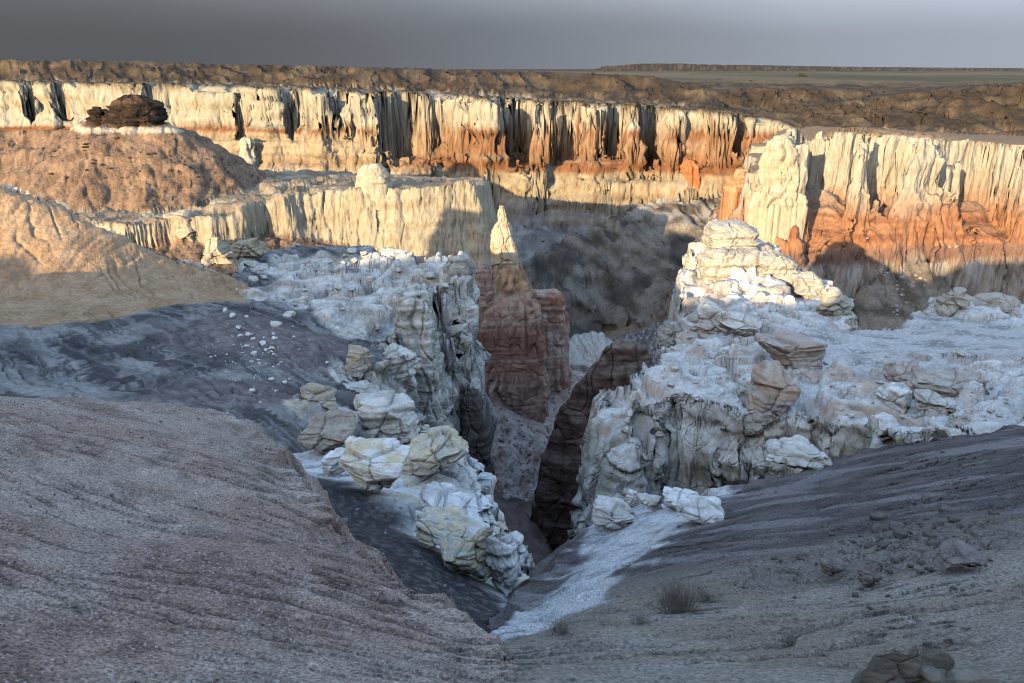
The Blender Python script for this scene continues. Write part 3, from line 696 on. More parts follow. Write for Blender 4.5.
def mesh_from(name, V, F, cols, mat):
    me = bpy.data.meshes.new(name)
    me.vertices.add(len(V)); me.vertices.foreach_set('co', np.ascontiguousarray(V, f32).ravel())
    F = np.ascontiguousarray(F, np.int32)
    me.loops.add(F.size); me.loops.foreach_set('vertex_index', F.ravel())
    me.polygons.add(len(F)); me.polygons.foreach_set('loop_start', np.arange(0, F.size, F.shape[1], dtype=np.int32))
    me.polygons.foreach_set('loop_total', np.full(len(F), F.shape[1], np.int32))
    me.polygons.foreach_set('use_smooth', np.ones(len(F), bool))
    me.update(calc_edges=True)
    a = me.attributes.new('Col', 'FLOAT_COLOR', 'POINT')
    a.data.foreach_set('color', np.c_[cols, np.ones(len(V))].astype(f32).ravel())
    me.materials.append(mat)
    return me

def obj(name, me, label=None, cat=None, kind=None, group=None, parent=None):
    o = bpy.data.objects.new(name, me); LINK(o)
    if label: o['label'] = label
    if cat: o['category'] = cat
    if kind: o['kind'] = kind
    if group: o['group'] = group
    if parent: o.parent = parent
    return o

VALL = np.stack([X2, Y2, Z2], -1).reshape(-1, 3); CALL = COL.reshape(-1, 3)
ii, jj = np.meshgrid(np.arange(NS - 1), np.arange(NT - 1), indexing='ij')
def terrain(name, mask, mat, label, cat):
    f = mask[:-1, :-1]
    i, j = ii[f], jj[f]
    q = np.stack([i * NT + j, i * NT + j + 1, (i + 1) * NT + j + 1, (i + 1) * NT + j], -1)
    u, inv = np.unique(q, return_inverse=True)
    me = mesh_from(name, VALL[u], inv.reshape(-1, 4), CALL[u], mat)
    return obj(name, me, label, cat, 'structure')

farcliff = (IS == FARW) & (YS < 620)
terrain('cliff', farcliff, MAT['far'], 'long cream cliff with red bands below the brown plateau', 'cliff')
terrain('badlands', IS == BADL, MAT['far'], 'furrowed brown badland hills above the far cliff', 'hills')
terrain('mesa', IS == MESA, MAT['far'], 'low dark mesa on the horizon at right', 'mesa')
terrain('plain', (IS == FARW) & (YS >= 620), MAT['far'], 'flat olive brown plain running out to the horizon', 'plain')
terrain('rock_shelf', IS == SHELF, MAT['mid'], 'cream fluted shelf cliff below the capped mound', 'cliff')
terrain('mound', IS == MOUND, MAT['earth'], 'brown earth mound carrying the dark layered cap rock', 'mound')
LZ = np.zeros(XS.shape, bool); m_ = IS == LEFT; LZ[m_] = np.maximum(ledge_zone(XS[m_], YS[m_]), CL[m_]) > .45
MAT['soil'] = material('tan_and_grey_soil', 2.2, .34, 2.2, .25)
terrain('hill', m_ & ~LZ, MAT['soil'], 'tan hill sloping down into a bowl of grey shale at left', 'hill')
terrain('gorge_rim', m_ & LZ, MAT['left'], 'cracked grey white ledges and cliff on the left side of the gorge', 'cliff')
terrain('promontory', IS == PROM, MAT['prom'], 'pale ledgy promontory with ash terrace right of the gorge', 'promontory')
terrain('butte', IS == BUTTE, MAT['mid'], 'cream butte with orange slopes over a grey lower cliff at right', 'butte')
terrain('talus', IS == PINK, MAT['earth'], 'pinkish rubble slope at the foot of the red spire', 'talus')
terrain('gulch', IS == GULCH, MAT['dark'], 'dark brown earth banks at the bottom of the notch', 'gulch')
terrain('canyon_floor', (IS == TALUS) | (IS == FLOOR), MAT['earth'], 'grey gullied debris slopes on the canyon floor', 'canyon floor')
terrain('rock_spur', IS == SPUR, MAT['spur'], 'white ash spur with a black gravel flank in the notch', 'rock spur')
terrain('hillside', IS == NEARR, MAT['slope'], 'dark grey slope with thin drying cracks at lower right', 'slope')
terrain('ground', IS == NEARL, MAT['gravel'], 'purple grey gravel slope with fine cracks at lower left', 'ground')
print('terrain meshes', time.time() - T0)

# ------------------------------------------------------------------ free standing rock
SLOPE = Z2 / np.maximum(Y2, .1)
def hit(px, py):
    """Forward distance at which the ray through a photo position meets the terrain."""
    x, y, z = P(px, py, 1.0)
    j = int(np.clip(np.searchsorted(T, x), 1, NT - 1))
    h = np.nonzero(SLOPE[:, j] >= z)[0]
    return float(Y2[h[0], j]) if len(h) else 400.0
def ground_at(x, y):
    j = int(np.clip(np.searchsorted(T, x / y), 1, NT - 1))
    return float(np.interp(y, YS[:, j], Z2[:, j]))

def rockcol(V, c, c0, c1, c2=None, L=2.0, s=0.0, zb=None):
    x, y, z = V[:, 0].astype(f32), V[:, 1].astype(f32), V[:, 2].astype(f32)
    o = np.ones((len(x), 1), f32)
    k = mixc(C(*c0) * o, C(*c1), ss(-.25, .35, fbm(x / L, y / L, z / (.4 * L), 4, s)))
    if c2 is not None:
        k = mixc(k, C(*c2) * o, ss(.05, .4, noise(x / (2 * L), y / (2 * L), z / L, s + 1)) * .8)
    if zb:
        for z0, z1, col, a in zb:
            h = z + .08 * abs(z1 - z0) * fbm(x / L, y / L, z / L, 3, s + 2)
            e = .12 * abs(z1 - z0)
            k = mixc(k, C(*col) * o, a * ss(z0 - e, z0 + e, h) * (1 - ss(z1 - e, z1 + e, h)))
    return np.clip(k, .015, .85)

def quadgrid(nv, nu):
    i, j = np.meshgrid(np.arange(nv - 1), np.arange(nu), indexing='ij')
    return np.stack([i * nu + j, i * nu + (j + 1) % nu, (i + 1) * nu + (j + 1) % nu, (i + 1) * nu + j], -1).reshape(-1, 4)

def tower(levels, Y, ratio, L, s, blk=.7, tall=2.0, crk=.9, col=.8, strat=.8, sink=10, expo=2.6, lean=0.0, res=1.0, rough=1.0, ymin=None):
    """A standing column of rock from its outline (py, left px, right px) at distance Y; ratio is depth over width."""
    lv = sorted(levels)
    zs = np.array([P(512, q[0], Y)[2] for q in lv]); xl = np.array([P(q[1], q[0], Y)[0] for q in lv]); xr = np.array([P(q[2], q[0], Y)[0] for q in lv])
    zt, zb = zs[0], zs[-1]
    px = Y / FPX
    nv = int(np.clip((zt - zb) / px * 1.1 * res, 24, 500)); wmax = (xr - xl).max()
    nu = int(np.clip(3.0 * wmax / px * res, 40, 520))
    zz = np.concatenate([np.linspace(zt, zb, nv), [zb - sink]]).astype(f32)
    cx = np.interp(-zz, -zs, (xl + xr) / 2); hw = np.interp(-zz, -zs, (xr - xl) / 2)
    k = np.ones(7) / 7
    sm = lambda a: np.convolve(np.pad(a, 3, 'edge'), k, 'valid')
    cx, hw = sm(cx), sm(hw)
    th = np.linspace(0, 2 * np.pi, nu, endpoint=False)
    ct, st = np.cos(th), np.sin(th)
    r = (np.abs(ct) ** expo + np.abs(st) ** expo) ** (-1 / expo)
    dep = hw * ratio if ymin is None else np.maximum(hw * ratio, ymin)
    X = cx[:, None] + hw[:, None] * (r * ct)[None]
    Yv = Y + dep[:, None] * (r * st)[None] + lean * (zz - zb)[:, None]
    Zv = np.broadcast_to(zz[:, None], X.shape)
    # dome the top
    nc = 6
    tx = [X[0] * (1 - a) + cx[0] * a for a in np.linspace(1, 0, nc, endpoint=False)]
    ty = [Yv[0] * (1 - a) + Yv[0].mean() * a for a in np.linspace(1, 0, nc, endpoint=False)]
    tz = [np.full(nu, zt + .18 * hw[0] * math.sqrt(max(0, 1 - (1 - a) ** 2))) for a in np.linspace(1, 0, nc, endpoint=False)]
    X = np.concatenate([np.array(tx), X]).astype(f32); Yv = np.concatenate([np.array(ty), Yv]).astype(f32); Zv = np.concatenate([np.array(tz), Zv]).astype(f32)
    wrap = lambda a: np.concatenate([a[:, -2:], a, a[:, :2]], 1)
    n = [a[:, 2:-2] for a in grid_normals(wrap(X), wrap(Yv), wrap(Zv))]
    out = np.sign(np.sum(n[0] * (X - X.mean(1, keepdims=True)) + n[1] * (Yv - Yv.mean(1, keepdims=True)))) or 1
    n = [a * out for a in n]
    n[2][:nc] = np.abs(n[2][:nc])
    d = rough * rock_disp(X, Yv, Zv, L, 1 - ss(.5, .9, np.abs(n[2])), s, col=col, strat=strat, crk=crk, blk=blk, tall=tall)
    V = np.stack([X + n[0] * d, Yv + n[1] * d, Zv + n[2] * d], -1).reshape(-1, 3)
    F = quadgrid(X.shape[0], nu)
    if out > 0: F = F[:, ::-1]
    return V, F

import bmesh
_ico = {}
def ico(n):
    if n not in _ico:
        bm = bmesh.new(); bmesh.ops.create_icosphere(bm, subdivisions=n, radius=1)
        bm.verts.ensure_lookup_table()
        _ico[n] = (np.array([v.co[:] for v in bm.verts], f32), np.array([[v.index for v in f.verts] for f in bm.faces], np.int32)); bm.free()
    return _ico[n]
def boulder(size, s, n=5, facets=9, strat=.8, expo=3.2, rough=1.0, L=None, crk=1.0):
    """A weathered block, size (x, y, z) full extents, its centre at the origin."""
    U, F = ico(n)
    rg = np.random.default_rng(int(s * 10) + 5)
    r = (np.abs(U) ** expo).sum(1) ** (-1 / expo)
    V = U * r[:, None]
    for k in range(facets):
        q = rg.normal(size=3) * (1, 1, .8); q /= np.linalg.norm(q)
        h = rg.uniform(.55, .98)
        e = np.maximum(V @ q - h, 0)
        V = V - .93 * e[:, None] * q[None]
    V = V * (np.array(size) / 2)[None]
    g = float(np.cbrt(np.prod(size)))
    L = L or g * .62
    nn = U / np.linalg.norm(U, axis=1, keepdims=True)
    x, y, z = (V[:, i].astype(f32) + f32(s * 3.7 + i) for i in range(3))
    d = rough * rock_disp(x, y, z, L, 1 - ss(.5, .9, np.abs(nn[:, 2])), s, col=.2, strat=strat, crk=.6 * crk, blk=.75)
    return (V + nn * d[:, None]).astype(f32), F

def thing(name, V, F, cols, mat, label, cat, group=None, parent=None):
    c = np.array([(V[:, 0].min() + V[:, 0].max()) / 2, (V[:, 1].min() + V[:, 1].max()) / 2, V[:, 2].min()])
    me = mesh_from(name, V - c, F, cols, mat)
    if parent is not None:
        o = obj(name, me); o.parent = parent; o.location = c - np.array(parent.location)
    else:
        o = obj(name, me, label, cat, 'thing', group); o.location = c
    return o
def put_rock(px0, py0, px1, py1, label, c0, c1, c2=None, Y=None, s=1.0, depth=.9, name='boulder', cat='boulder', group=None, n=5, strat=.45, facets=9, expo=7.0, sink=.45, rot=0.0, mat='spur', rough=1.0, tilt=0.0, crk=1.0):
    cx = (px0 + px1) / 2
    Y = Y or hit(cx, py1)
    a = P(px0, (py0 + py1) / 2, Y); b = P(px1, (py0 + py1) / 2, Y); t = P(cx, py0, Y); u = P(cx, py1, Y)
    wd = b[0] - a[0]; H = t[2] - u[2]
    sl_ = -t[2] / Y
    wd *= 1.06
    dp_w = wd * depth
    h = max(H - .75 * dp_w * sl_, .30 * wd) * (1 + sink)
    V, F = boulder((wd, wd * depth, h), s, n, facets, strat, expo, rough, crk=crk)
    if tilt:
        V = np.c_[V[:, 0] * math.cos(tilt) - V[:, 2] * math.sin(tilt), V[:, 1], V[:, 0] * math.sin(tilt) + V[:, 2] * math.cos(tilt)]
    if rot:
        V = np.c_[V[:, 0] * math.cos(rot) - V[:, 1] * math.sin(rot), V[:, 0] * math.sin(rot) + V[:, 1] * math.cos(rot), V[:, 2]]
    V = V + np.array([(a[0] + b[0]) / 2, Y + .4 * dp_w, t[2] - .35 * dp_w * sl_ - h / 2 + .0])
    return thing(name, V, F, rockcol(V, None, c0, c1, c2, L=wd * .4, s=s), MAT[mat], label, cat, group)

RED0, RED1, DARKRED = (.30, .145, .10), (.40, .26, .20), (.17, .08, .06)
PALE0, PALE1, RUST = (.64, .62, .58), (.46, .44, .40), (.46, .33, .24)
WHT0, WHT1, YEL = (.74, .74, .74), (.60, .59, .58), (.64, .54, .37)

# red spire with its pale tip, side shoulder and the two buttresses
def zY(py, Y): return P(512, py, Y)[2]
YS_ = 172.0
root = bpy.data.objects.new('rock_spire', None); LINK(root)
root.location = P(505, 430, YS_); root['label'] = 'tall red rock spire with a sunlit cream tip rising from the gorge'; root['category'] = 'rock spire'; root['kind'] = 'thing'
CR = (.46, .40, .30)
V, F = tower([(206, 499, 505), (214, 498, 506), (220, 499, 507), (226, 495, 510), (232, 491, 512), (245, 490, 515), (262, 493, 519), (280, 491, 524), (289, 487, 528), (296, 478, 533), (306, 472, 538), (320, 470, 541), (350, 469, 544), (385, 470, 547), (405, 472, 549), (434, 476, 552)], YS_, .85, 2.8, 503, blk=.30, crk=.55, tall=4, col=2.8, strat=.22, sink=16, res=1.3, rough=.95, expo=3.6)
o1 = [(zY(700, 172), zY(287, 172), (.34, .165, .12), .88), (zY(287, 172), zY(266, 172), (.44, .26, .15), .8), (zY(318, 172), zY(312, 172), (.42, .33, .28), .5), (zY(352, 172), zY(349, 172), (.42, .33, .28), .5), (zY(346, 172), zY(322, 172), (.24, .105, .08), .6), (zY(425, 172), zY(365, 172), (.46, .32, .27), .6)]
k0 = rockcol(V, None, (.47, .41, .31), (.43, .34, .23), None, 2, 502, o1)
thing('column', V, F, k0, MAT['mid'], None, None, parent=root)
V, F = tower([(266, 478, 489), (272, 475, 492), (285, 473, 494), (310, 471, 497), (345, 470, 500), (380, 474, 500)], YS_ - 3, .9, 2.4, 505, col=.5, strat=.3, sink=10, rough=.7)
thing('shoulder', V, F, rockcol(V, None, (.30, .18, .145), (.38, .28, .24), None, 2, 506), MAT['mid'], None, None, parent=root)
V, F = tower([(294, 525, 560), (297, 519, 565), (330, 516, 566), (365, 514, 569), (388, 513, 573), (400, 514, 575)], 180, .7, 2.8, 507, blk=.28, crk=.5, tall=4, col=2.6, strat=.25, sink=14, expo=3.5)
thing('rock_buttress', V, F, rockcol(V, None, (.42, .26, .21), (.52, .42, .36), (.26, .13, .10), 2.5, 508, [(zY(303, 180), zY(294, 180), (.30, .13, .09), .8), (zY(330, 180), zY(326, 180), (.50, .40, .35), .7)]), MAT['mid'], 'flat topped red ribbed buttress right of the spire', 'rock buttress')
# dark fin
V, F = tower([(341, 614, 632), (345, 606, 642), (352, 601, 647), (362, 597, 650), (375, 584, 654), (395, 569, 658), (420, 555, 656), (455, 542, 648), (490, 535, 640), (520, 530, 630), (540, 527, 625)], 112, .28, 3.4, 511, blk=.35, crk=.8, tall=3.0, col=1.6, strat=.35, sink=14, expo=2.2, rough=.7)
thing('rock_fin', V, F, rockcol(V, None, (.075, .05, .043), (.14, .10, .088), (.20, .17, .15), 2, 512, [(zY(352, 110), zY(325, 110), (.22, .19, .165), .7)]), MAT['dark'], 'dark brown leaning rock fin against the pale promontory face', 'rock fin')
# pale pillars on the left flank of the promontory
for k, (lv, Yk, lab) in enumerate([
        ([(303, 690, 700), (308, 686, 704), (340, 683, 706), (370, 680, 706)], 128, 'pale rounded pillar tucked below the sunlit tower'),
        ([(322, 664, 676), (328, 660, 682), (350, 655, 684), (375, 652, 684)], 122, 'grey rounded pillar with a domed top nearest the dark fin')]):
    V, F = tower(lv, Yk, 1.0, 1.8, 521 + k, col=.5, strat=.4, sink=14, rough=.7)
    thing('rock_pillar', V, F, rockcol(V, None, PALE1, (.28, .26, .24), None, 2, 525 + k), MAT['prom'], lab, 'rock pillar', 'pillars on the promontory flank')
# sunlit tower
root = bpy.data.objects.new('rock_tower', None); LINK(root)
root.location = P(735, 305, 152); root['label'] = 'blocky white tower with sunlit top at the head of the promontory'; root['category'] = 'rock tower'; root['kind'] = 'thing'
for nm, lv, Yk, sd_, rt in [('tower_top', [(223, 712, 742), (227, 708, 755), (238, 707, 756), (252, 709, 757), (262, 711, 758)], 154, 531, .9),
                        ('tower_base', [(250, 706, 758), (254, 701, 760), (275, 699, 762), (300, 698, 765), (318, 697, 768)], 152, 533, .8),
                        ('ledge_block', [(254, 762, 780), (260, 758, 793), (275, 757, 796), (288, 757, 797)], 148, 535, .9),
                        ('ledge_block', [(272, 800, 814), (278, 796, 820), (292, 794, 824)], 142, 537, .9)]:
    V, F = tower(lv, Yk, rt, 2.6, sd_, col=.55, strat=.9, sink=8, expo=4.0)
    thing(nm, V, F, rockcol(V, None, (.48, .45, .40), (.36, .335, .30), None, 2, sd_ + 1), MAT['prom'], None, None, parent=root)

# pinnacles along the right butte and the far cliff
for k, (lv, Yk, rt, b0, b1, nm, lab) in enumerate([
        ([(136, 776, 786), (140, 770, 792), (152, 768, 797), (162, 764, 798), (185, 758, 800), (205, 746, 804)], 262, .8, CR, (.42, .35, .25), 'rock_pinnacle', 'fluted cream pinnacle at the left end of the right butte'),
        ([(169, 738, 747), (173, 734, 750), (182, 728, 752), (192, 722, 753)], 300, .9, (.44, .28, .16), (.36, .15, .07), 'hoodoo', 'small orange cone with pale top left of the right butte'),
        ([(160, 686, 693), (164, 681, 699), (172, 680, 702), (180, 683, 704)], 382, .9, (.42, .17, .07), (.36, .13, .06), 'hoodoo', 'squat orange knob at the top of the grey talus'),
        ([(138, 243, 250), (141, 241, 255), (150, 242, 254), (160, 240, 256), (174, 238, 258)], 405, .9, (.47, .42, .33), (.42, .36, .27), 'hoodoo', 'slim cream pillar before the far cliff right of the mound')]):
    V, F = tower(lv, Yk, rt, 4.0, 541 + 2 * k, blk=.25, crk=.5, tall=5, col=2.2, strat=.35, sink=20, expo=2.6, rough=1.1)
    thing(nm, V, F, rockcol(V, None, b0, b1, None, 4, 542 + 2 * k), MAT['mid'], lab, 'pinnacle' if nm == 'rock_pinnacle' else 'hoodoo')
for lv, Yk, c0_, c1_, lab, k in [
        ([(292, 402, 424), (298, 398, 430), (320, 396, 434), (360, 398, 438), (410, 404, 442), (450, 410, 450), (480, 414, 456)], 94, PALE0, (.34, .33, .29), 'broad grey green column bulging from the left gorge wall', 0),
        ([(258, 448, 470), (264, 444, 474), (300, 444, 472), (340, 446, 474), (400, 450, 478), (450, 454, 482), (480, 456, 484)], 112, (.40, .39, .35), (.27, .26, .23), 'tall fluted grey column at the corner of the left gorge wall', 1),
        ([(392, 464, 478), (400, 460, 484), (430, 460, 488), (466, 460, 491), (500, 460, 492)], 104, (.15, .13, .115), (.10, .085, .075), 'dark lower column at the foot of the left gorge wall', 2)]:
    V, F = tower(lv, Yk, .9, 3.0, 591 + 3 * k, blk=.4, crk=.8, tall=4, col=1.4, strat=.2, sink=16, expo=3.0)
    thing('rock_column', V, F, rockcol(V, None, c0_, c1_, None, 2.5, 592 + 3 * k), MAT['left'], lab, 'rock column', 'columns of the left gorge wall')
V, F = tower([(165, 364, 380), (168, 359, 386), (176, 357, 390), (187, 356, 392)], 232, .9, 3.0, 571, col=.3, strat=.5, sink=6, rough=.5)
thing('rock_dome', V, F, rockcol(V, None, (.45, .40, .31), (.38, .32, .24), None, 3, 572), MAT['mid'], 'smooth cream dome sitting on the shelf edge', 'rock dome')
# cap rock on the mound
root = bpy.data.objects.new('cap_rock', None); LINK(root)
root.location = P(125, 124, 258); root['label'] = 'dark layered cap rock crowning the brown mound'; root['category'] = 'cap rock'; root['kind'] = 'thing'
for lv, sd_, Yk in [([(98, 122, 146), (101, 114, 156), (108, 112, 161), (116, 108, 163), (124, 108, 163)], 581, 256), ([(108, 93, 101), (112, 90, 104), (122, 88, 107)], 583, 254)]:
    V, F = tower(lv, Yk, .8, 2.6, sd_, col=.3, strat=1.3, sink=3, expo=3.0, rough=1.4)
    thing('layered_block', V, F, rockcol(V, None, (.018, .015, .013), (.045, .031, .023), (.11, .065, .042), 2, sd_ + 1), MAT['mid'], None, None, parent=root)

# boulders of the notch
B = [
 (400, 432, 468, 482, 'cream flat topped boulder split by a crack, overhanging the gorge', YEL, (.50, .47, .42), None, 601, 1.1),
 (338, 448, 412, 497, 'smooth sloping tan and white slab left of the split cream boulder', WHT0, YEL, None, 602, .9),
 (316, 452, 346, 477, 'small white block at the upper left end of the spur', WHT0, WHT1, None, 603, .9),
 (414, 494, 473, 527, 'white flat slab jutting over a dark hollow', WHT0, (.52, .51, .50), None, 604, .9),
 (412, 518, 462, 556, 'lumpy pale yellow boulder below the jutting white slab', (.56, .54, .48), YEL, None, 605, .9),
 (444, 526, 500, 582, 'pale yellow boulder with a drooping nose on the spur flank', YEL, (.52, .50, .46), None, 606, .8),
 (484, 522, 527, 596, 'large bluish white ash lump at the lower tip of the spur', WHT0, WHT1, None, 607, .9),
 (350, 398, 410, 446, 'grey white overhanging boulder above the spur', PALE0, PALE1, None, 611, .9),
 (296, 414, 346, 458, 'tan brown blocky boulder at the gully head', (.34, .29, .25), (.42, .38, .33), None, 612, .9),
 (305, 382, 336, 410, 'tan weathered boulder on the ash slope', (.44, .38, .29), PALE1, None, 613, .9),
 (336, 350, 372, 376, 'orange tan ledge block above a dark recess', (.46, .36, .25), PALE1, None, 614, .9),
 (376, 348, 420, 378, 'pale blocky ledge beside the orange tan block', PALE0, PALE1, None, 615, .9),
 (613, 494, 628, 508, 'smallest round white stone at the left end of the row above the ash', WHT0, WHT1, None, 621, .9),
 (626, 492, 640, 508, 'round white stone second from the left of the row above the ash', WHT0, WHT1, None, 622, .9),
 (637, 494, 664, 512, 'long cream stone in the row above the ash', (.56, .53, .47), WHT1, None, 623, .9),
 (662, 490, 702, 512, 'flat white slab at the top of the ash slope', WHT0, WHT1, None, 624, .9),
 (674, 500, 724, 526, 'big white boulder below the flat slab on the ash slope', WHT0, WHT1, None, 625, .9),
 (598, 506, 640, 530, 'cream ledge at the upper left corner of the ash slope', (.54, .51, .45), WHT1, None, 626, .9),
 (944, 548, 986, 573, 'flat grey block lying in the rubble patch', (.25, .22, .205), (.19, .17, .16), None, 631, .9),
 (862, 560, 885, 588, 'upright brown grey stone in the middle of the rubble patch', (.22, .185, .17), (.17, .15, .14), None, 632, .8),
 (820, 562, 846, 580, 'low brown grey stone at the left of the rubble patch', (.22, .185, .17), (.17, .15, .14), None, 633, .8),
 (866, 646, 948, 735, 'large brown grey boulder at the bottom edge of the slope', (.155, .145, .125), (.105, .098, .088), None, 641, .45),
 (922, 672, 1002, 745, 'tan boulder cut by the bottom edge beside the brown grey one', (.21, .195, .165), (.15, .14, .125), None, 642, .45),
 (750, 362, 806, 414, 'brownish rounded ledge boulder jutting from the promontory face', (.50, .46, .41), (.38, .35, .32), RUST, 651, .9),
 (770, 338, 846, 370, 'pinkish layered ledge below the ash terrace', (.46, .36, .31), PALE1, None, 652, .8),
 (886, 384, 916, 413, 'white boulder on the dark gravel of the promontory', WHT0, PALE1, None, 653, .9),
 (924, 394, 962, 412, 'pale low boulder right of the white boulder', PALE0, PALE1, None, 654, .9),
 (890, 360, 922, 384, 'pink grey boulder above the white boulder', (.44, .35, .31), PALE1, None, 655, .9),
 (918, 370, 992, 396, 'long flat rusty ledge on the promontory', (.40, .34, .30), PALE1, None, 656, .6),
 (690, 300, 732, 334, 'angular pale block under the tower foot', PALE0, PALE1, None, 661, .9),
 (722, 314, 764, 338, 'angular white block right of the one under the tower foot', PALE0, PALE1, None, 662, .9),
 (770, 444, 832, 472, 'pale rounded rock below the overhanging ledge', PALE0, PALE1, None, 665, .8),
 (946, 290, 978, 312, 'stacked cream block on the sunlit rim at right', (.46, .42, .355), PALE1, None, 671, .9),
 (984, 296, 1030, 312, 'low cream ledge at the right end of the sunlit rim', (.46, .42, .355), PALE1, None, 672, .7),
 (822, 288, 856, 318, 'overhanging cream nose at the end of the sunlit terrace', (.46, .42, .355), PALE1, None, 673, .9),
 (146, 212, 202, 238, 'long rounded cream boulder at the left of the shelf face', (.44, .385, .29), (.36, .30, .22), None, 681, .8),
 (196, 236, 232, 264, 'tall cream boulder at the foot of the shelf face', (.44, .385, .29), (.36, .30, .22), None, 682, .8),
 (230, 238, 262, 260, 'round cream boulder right of the tall one at the shelf foot', (.44, .385, .29), (.36, .30, .22), None, 683, .9),
]
for q_ in B:
    x0_, y0_, x1_, y1_, lab, a_, b_, c_, sd_, dp_ = q_
    y_ = hit((x0_ + x1_) / 2, y1_)
    far_ = y_ > 60
    put_rock(x0_, y0_, x1_, y1_, lab, a_, b_, c_, s=sd_, depth=dp_, mat='mid' if y_ > 180 else ('prom' if far_ else 'spur'), n=6 if (x1_ - x0_) > 30 else 5, facets=13, tilt=float(np.random.default_rng(sd_).uniform(-.16, .16)), rot=float(np.random.default_rng(sd_ + 1).uniform(-.4, .4)))

# loose stones: built once each, then copied
def scatter(name, label, cat, group, spots, c0, c1, mat, protos=5, s0=700, flat=.6):
    pm = []
    for k in range(protos):
        V, F = boulder((1, .8, flat), s0 + k, 3, 10, .5, 3.0, rough=.8)
        pm.append(mesh_from(name, V, F, rockcol(V, None, c0, c1, None, .4, s0 + k), MAT[mat]))
    for k, (px, py, wpx) in enumerate(spots):
        Y = hit(px, py)
        x, y, z = P(px, py, Y)
        w_ = wpx * Y / FPX
        o = obj(name, pm[k % protos], label, cat, 'thing', group)
        o.location = (x, y + .2 * w_, ground_at(x, y + .2 * w_) + .12 * w_)
        o.scale = (w_, w_ * rg.uniform(.7, 1.1), w_ * rg.uniform(.7, 1.2)); o.rotation_euler = (rg.uniform(-.3, .3), rg.uniform(-.3, .3), rg.uniform(0, 6.28))
rg = np.random.default_rng(3)
sp = [(232, 318, 9), (238, 330, 8), (247, 336, 7), (262, 346, 11), (254, 356, 9), (240, 337, 6), (271, 380, 8), (284, 384, 6), (252, 392, 8), (327, 364, 5), (225, 311, 7), (266, 352, 6), (246, 348, 6), (258, 362, 5), (276, 392, 5)] + [(rg.normal(255, 24), rg.normal(352, 20), float(np.clip(rg.lognormal(.65, .6), .9, 7))) for _ in range(150)]
scatter('stone', 'white stone chip lying on the dark gravel below the tan hill', 'stone', 'white stone chips on the dark gravel', sp, WHT0, (.5, .49, .47), 'spur')
sp = [(rg.uniform(770, 1010), rg.uniform(352, 425), rg.uniform(4, 11)) for _ in range(40)] + [(rg.uniform(670, 790), rg.uniform(300, 400), rg.uniform(5, 14)) for _ in range(30)]
scatter('rock_block', 'pale broken sandstone block lying among others on the promontory ledges', 'rock', 'broken blocks on the promontory', sp, PALE0, PALE1, 'prom', s0=720, flat=.7)
sp = [(rg.uniform(250, 450), rg.uniform(255, 335), rg.uniform(5, 14)) for _ in range(40)]
scatter('rock_block', 'grey white broken block on the ledges above the gorge', 'rock', 'broken blocks on the left ledges', sp, PALE0, PALE1, 'prom', s0=740, flat=.7)
sp = [(rg.normal(900, 48), rg.normal(548, 20), rg.uniform(4, 10)) for _ in range(110)] + [(rg.normal(915, 40), rg.normal(540, 20), rg.uniform(10, 22)) for _ in range(26)]
scatter('rubble_stone', 'small brown grey stone in the rubble patch on the right slope', 'stone', 'stones of the rubble patch', sp, (.24, .205, .185), (.17, .15, .14), 'slope', s0=760)
sp = [(rg.uniform(600, 960), 0, 0) for _ in range(40)]
sp = [(p_, rg.uniform(470, 600), rg.uniform(2, 6)) for p_, _, _ in sp if p_ > 620]
scatter('stone', 'small grey stone on the dark right slope', 'stone', 'small stones on the right slope', sp, (.26, .24, .23), (.19, .175, .17), 'slope', s0=780)
sp = [(rg.uniform(330, 470), rg.uniform(500, 600), rg.uniform(2.5, 7)) for _ in range(40)] + [(342, 522, 11)]
scatter('stone', 'pale stone fragment on the black gravel flank of the spur', 'stone', 'stones on the spur gravel', sp, (.44, .43, .43), (.30, .29, .29), 'spur', s0=790)
sp = [(rg.normal(885, 20), rg.uniform(272, 322), rg.uniform(2.5, 6)) for _ in range(60)] + [(rg.normal(915, 20), rg.uniform(276, 300), rg.uniform(2.5, 6)) for _ in range(40)]
scatter('stone', 'pale fallen block on the dark talus below the right butte', 'stone', 'fallen blocks below the butte', sp, (.40, .38, .35), (.26, .24, .22), 'mid', s0=800)
sp = [(rg.uniform(500, 580), rg.uniform(400, 480), rg.uniform(2, 6)) for _ in range(45)]
scatter('stone', 'reddish stone on the pink rubble slope below the spire', 'stone', 'stones below the spire', sp, (.24, .15, .125), (.34, .25, .22), 'mid', s0=810)

sp = [(rg.uniform(0, 480), rg.uniform(420, 683), float(np.clip(rg.lognormal(.75, .5), 1.2, 7))) for _ in range(260)]
sp = [q_ for q_ in sp if hit(q_[0], q_[1]) < 16][:190]
scatter('pebble', 'small pale pebble lying on the purple grey gravel slope at lower left', 'pebble', 'pebbles on the near gravel slope', sp, (.40, .36, .34), (.24, .21, .20), 'slope', s0=820, flat=.65)
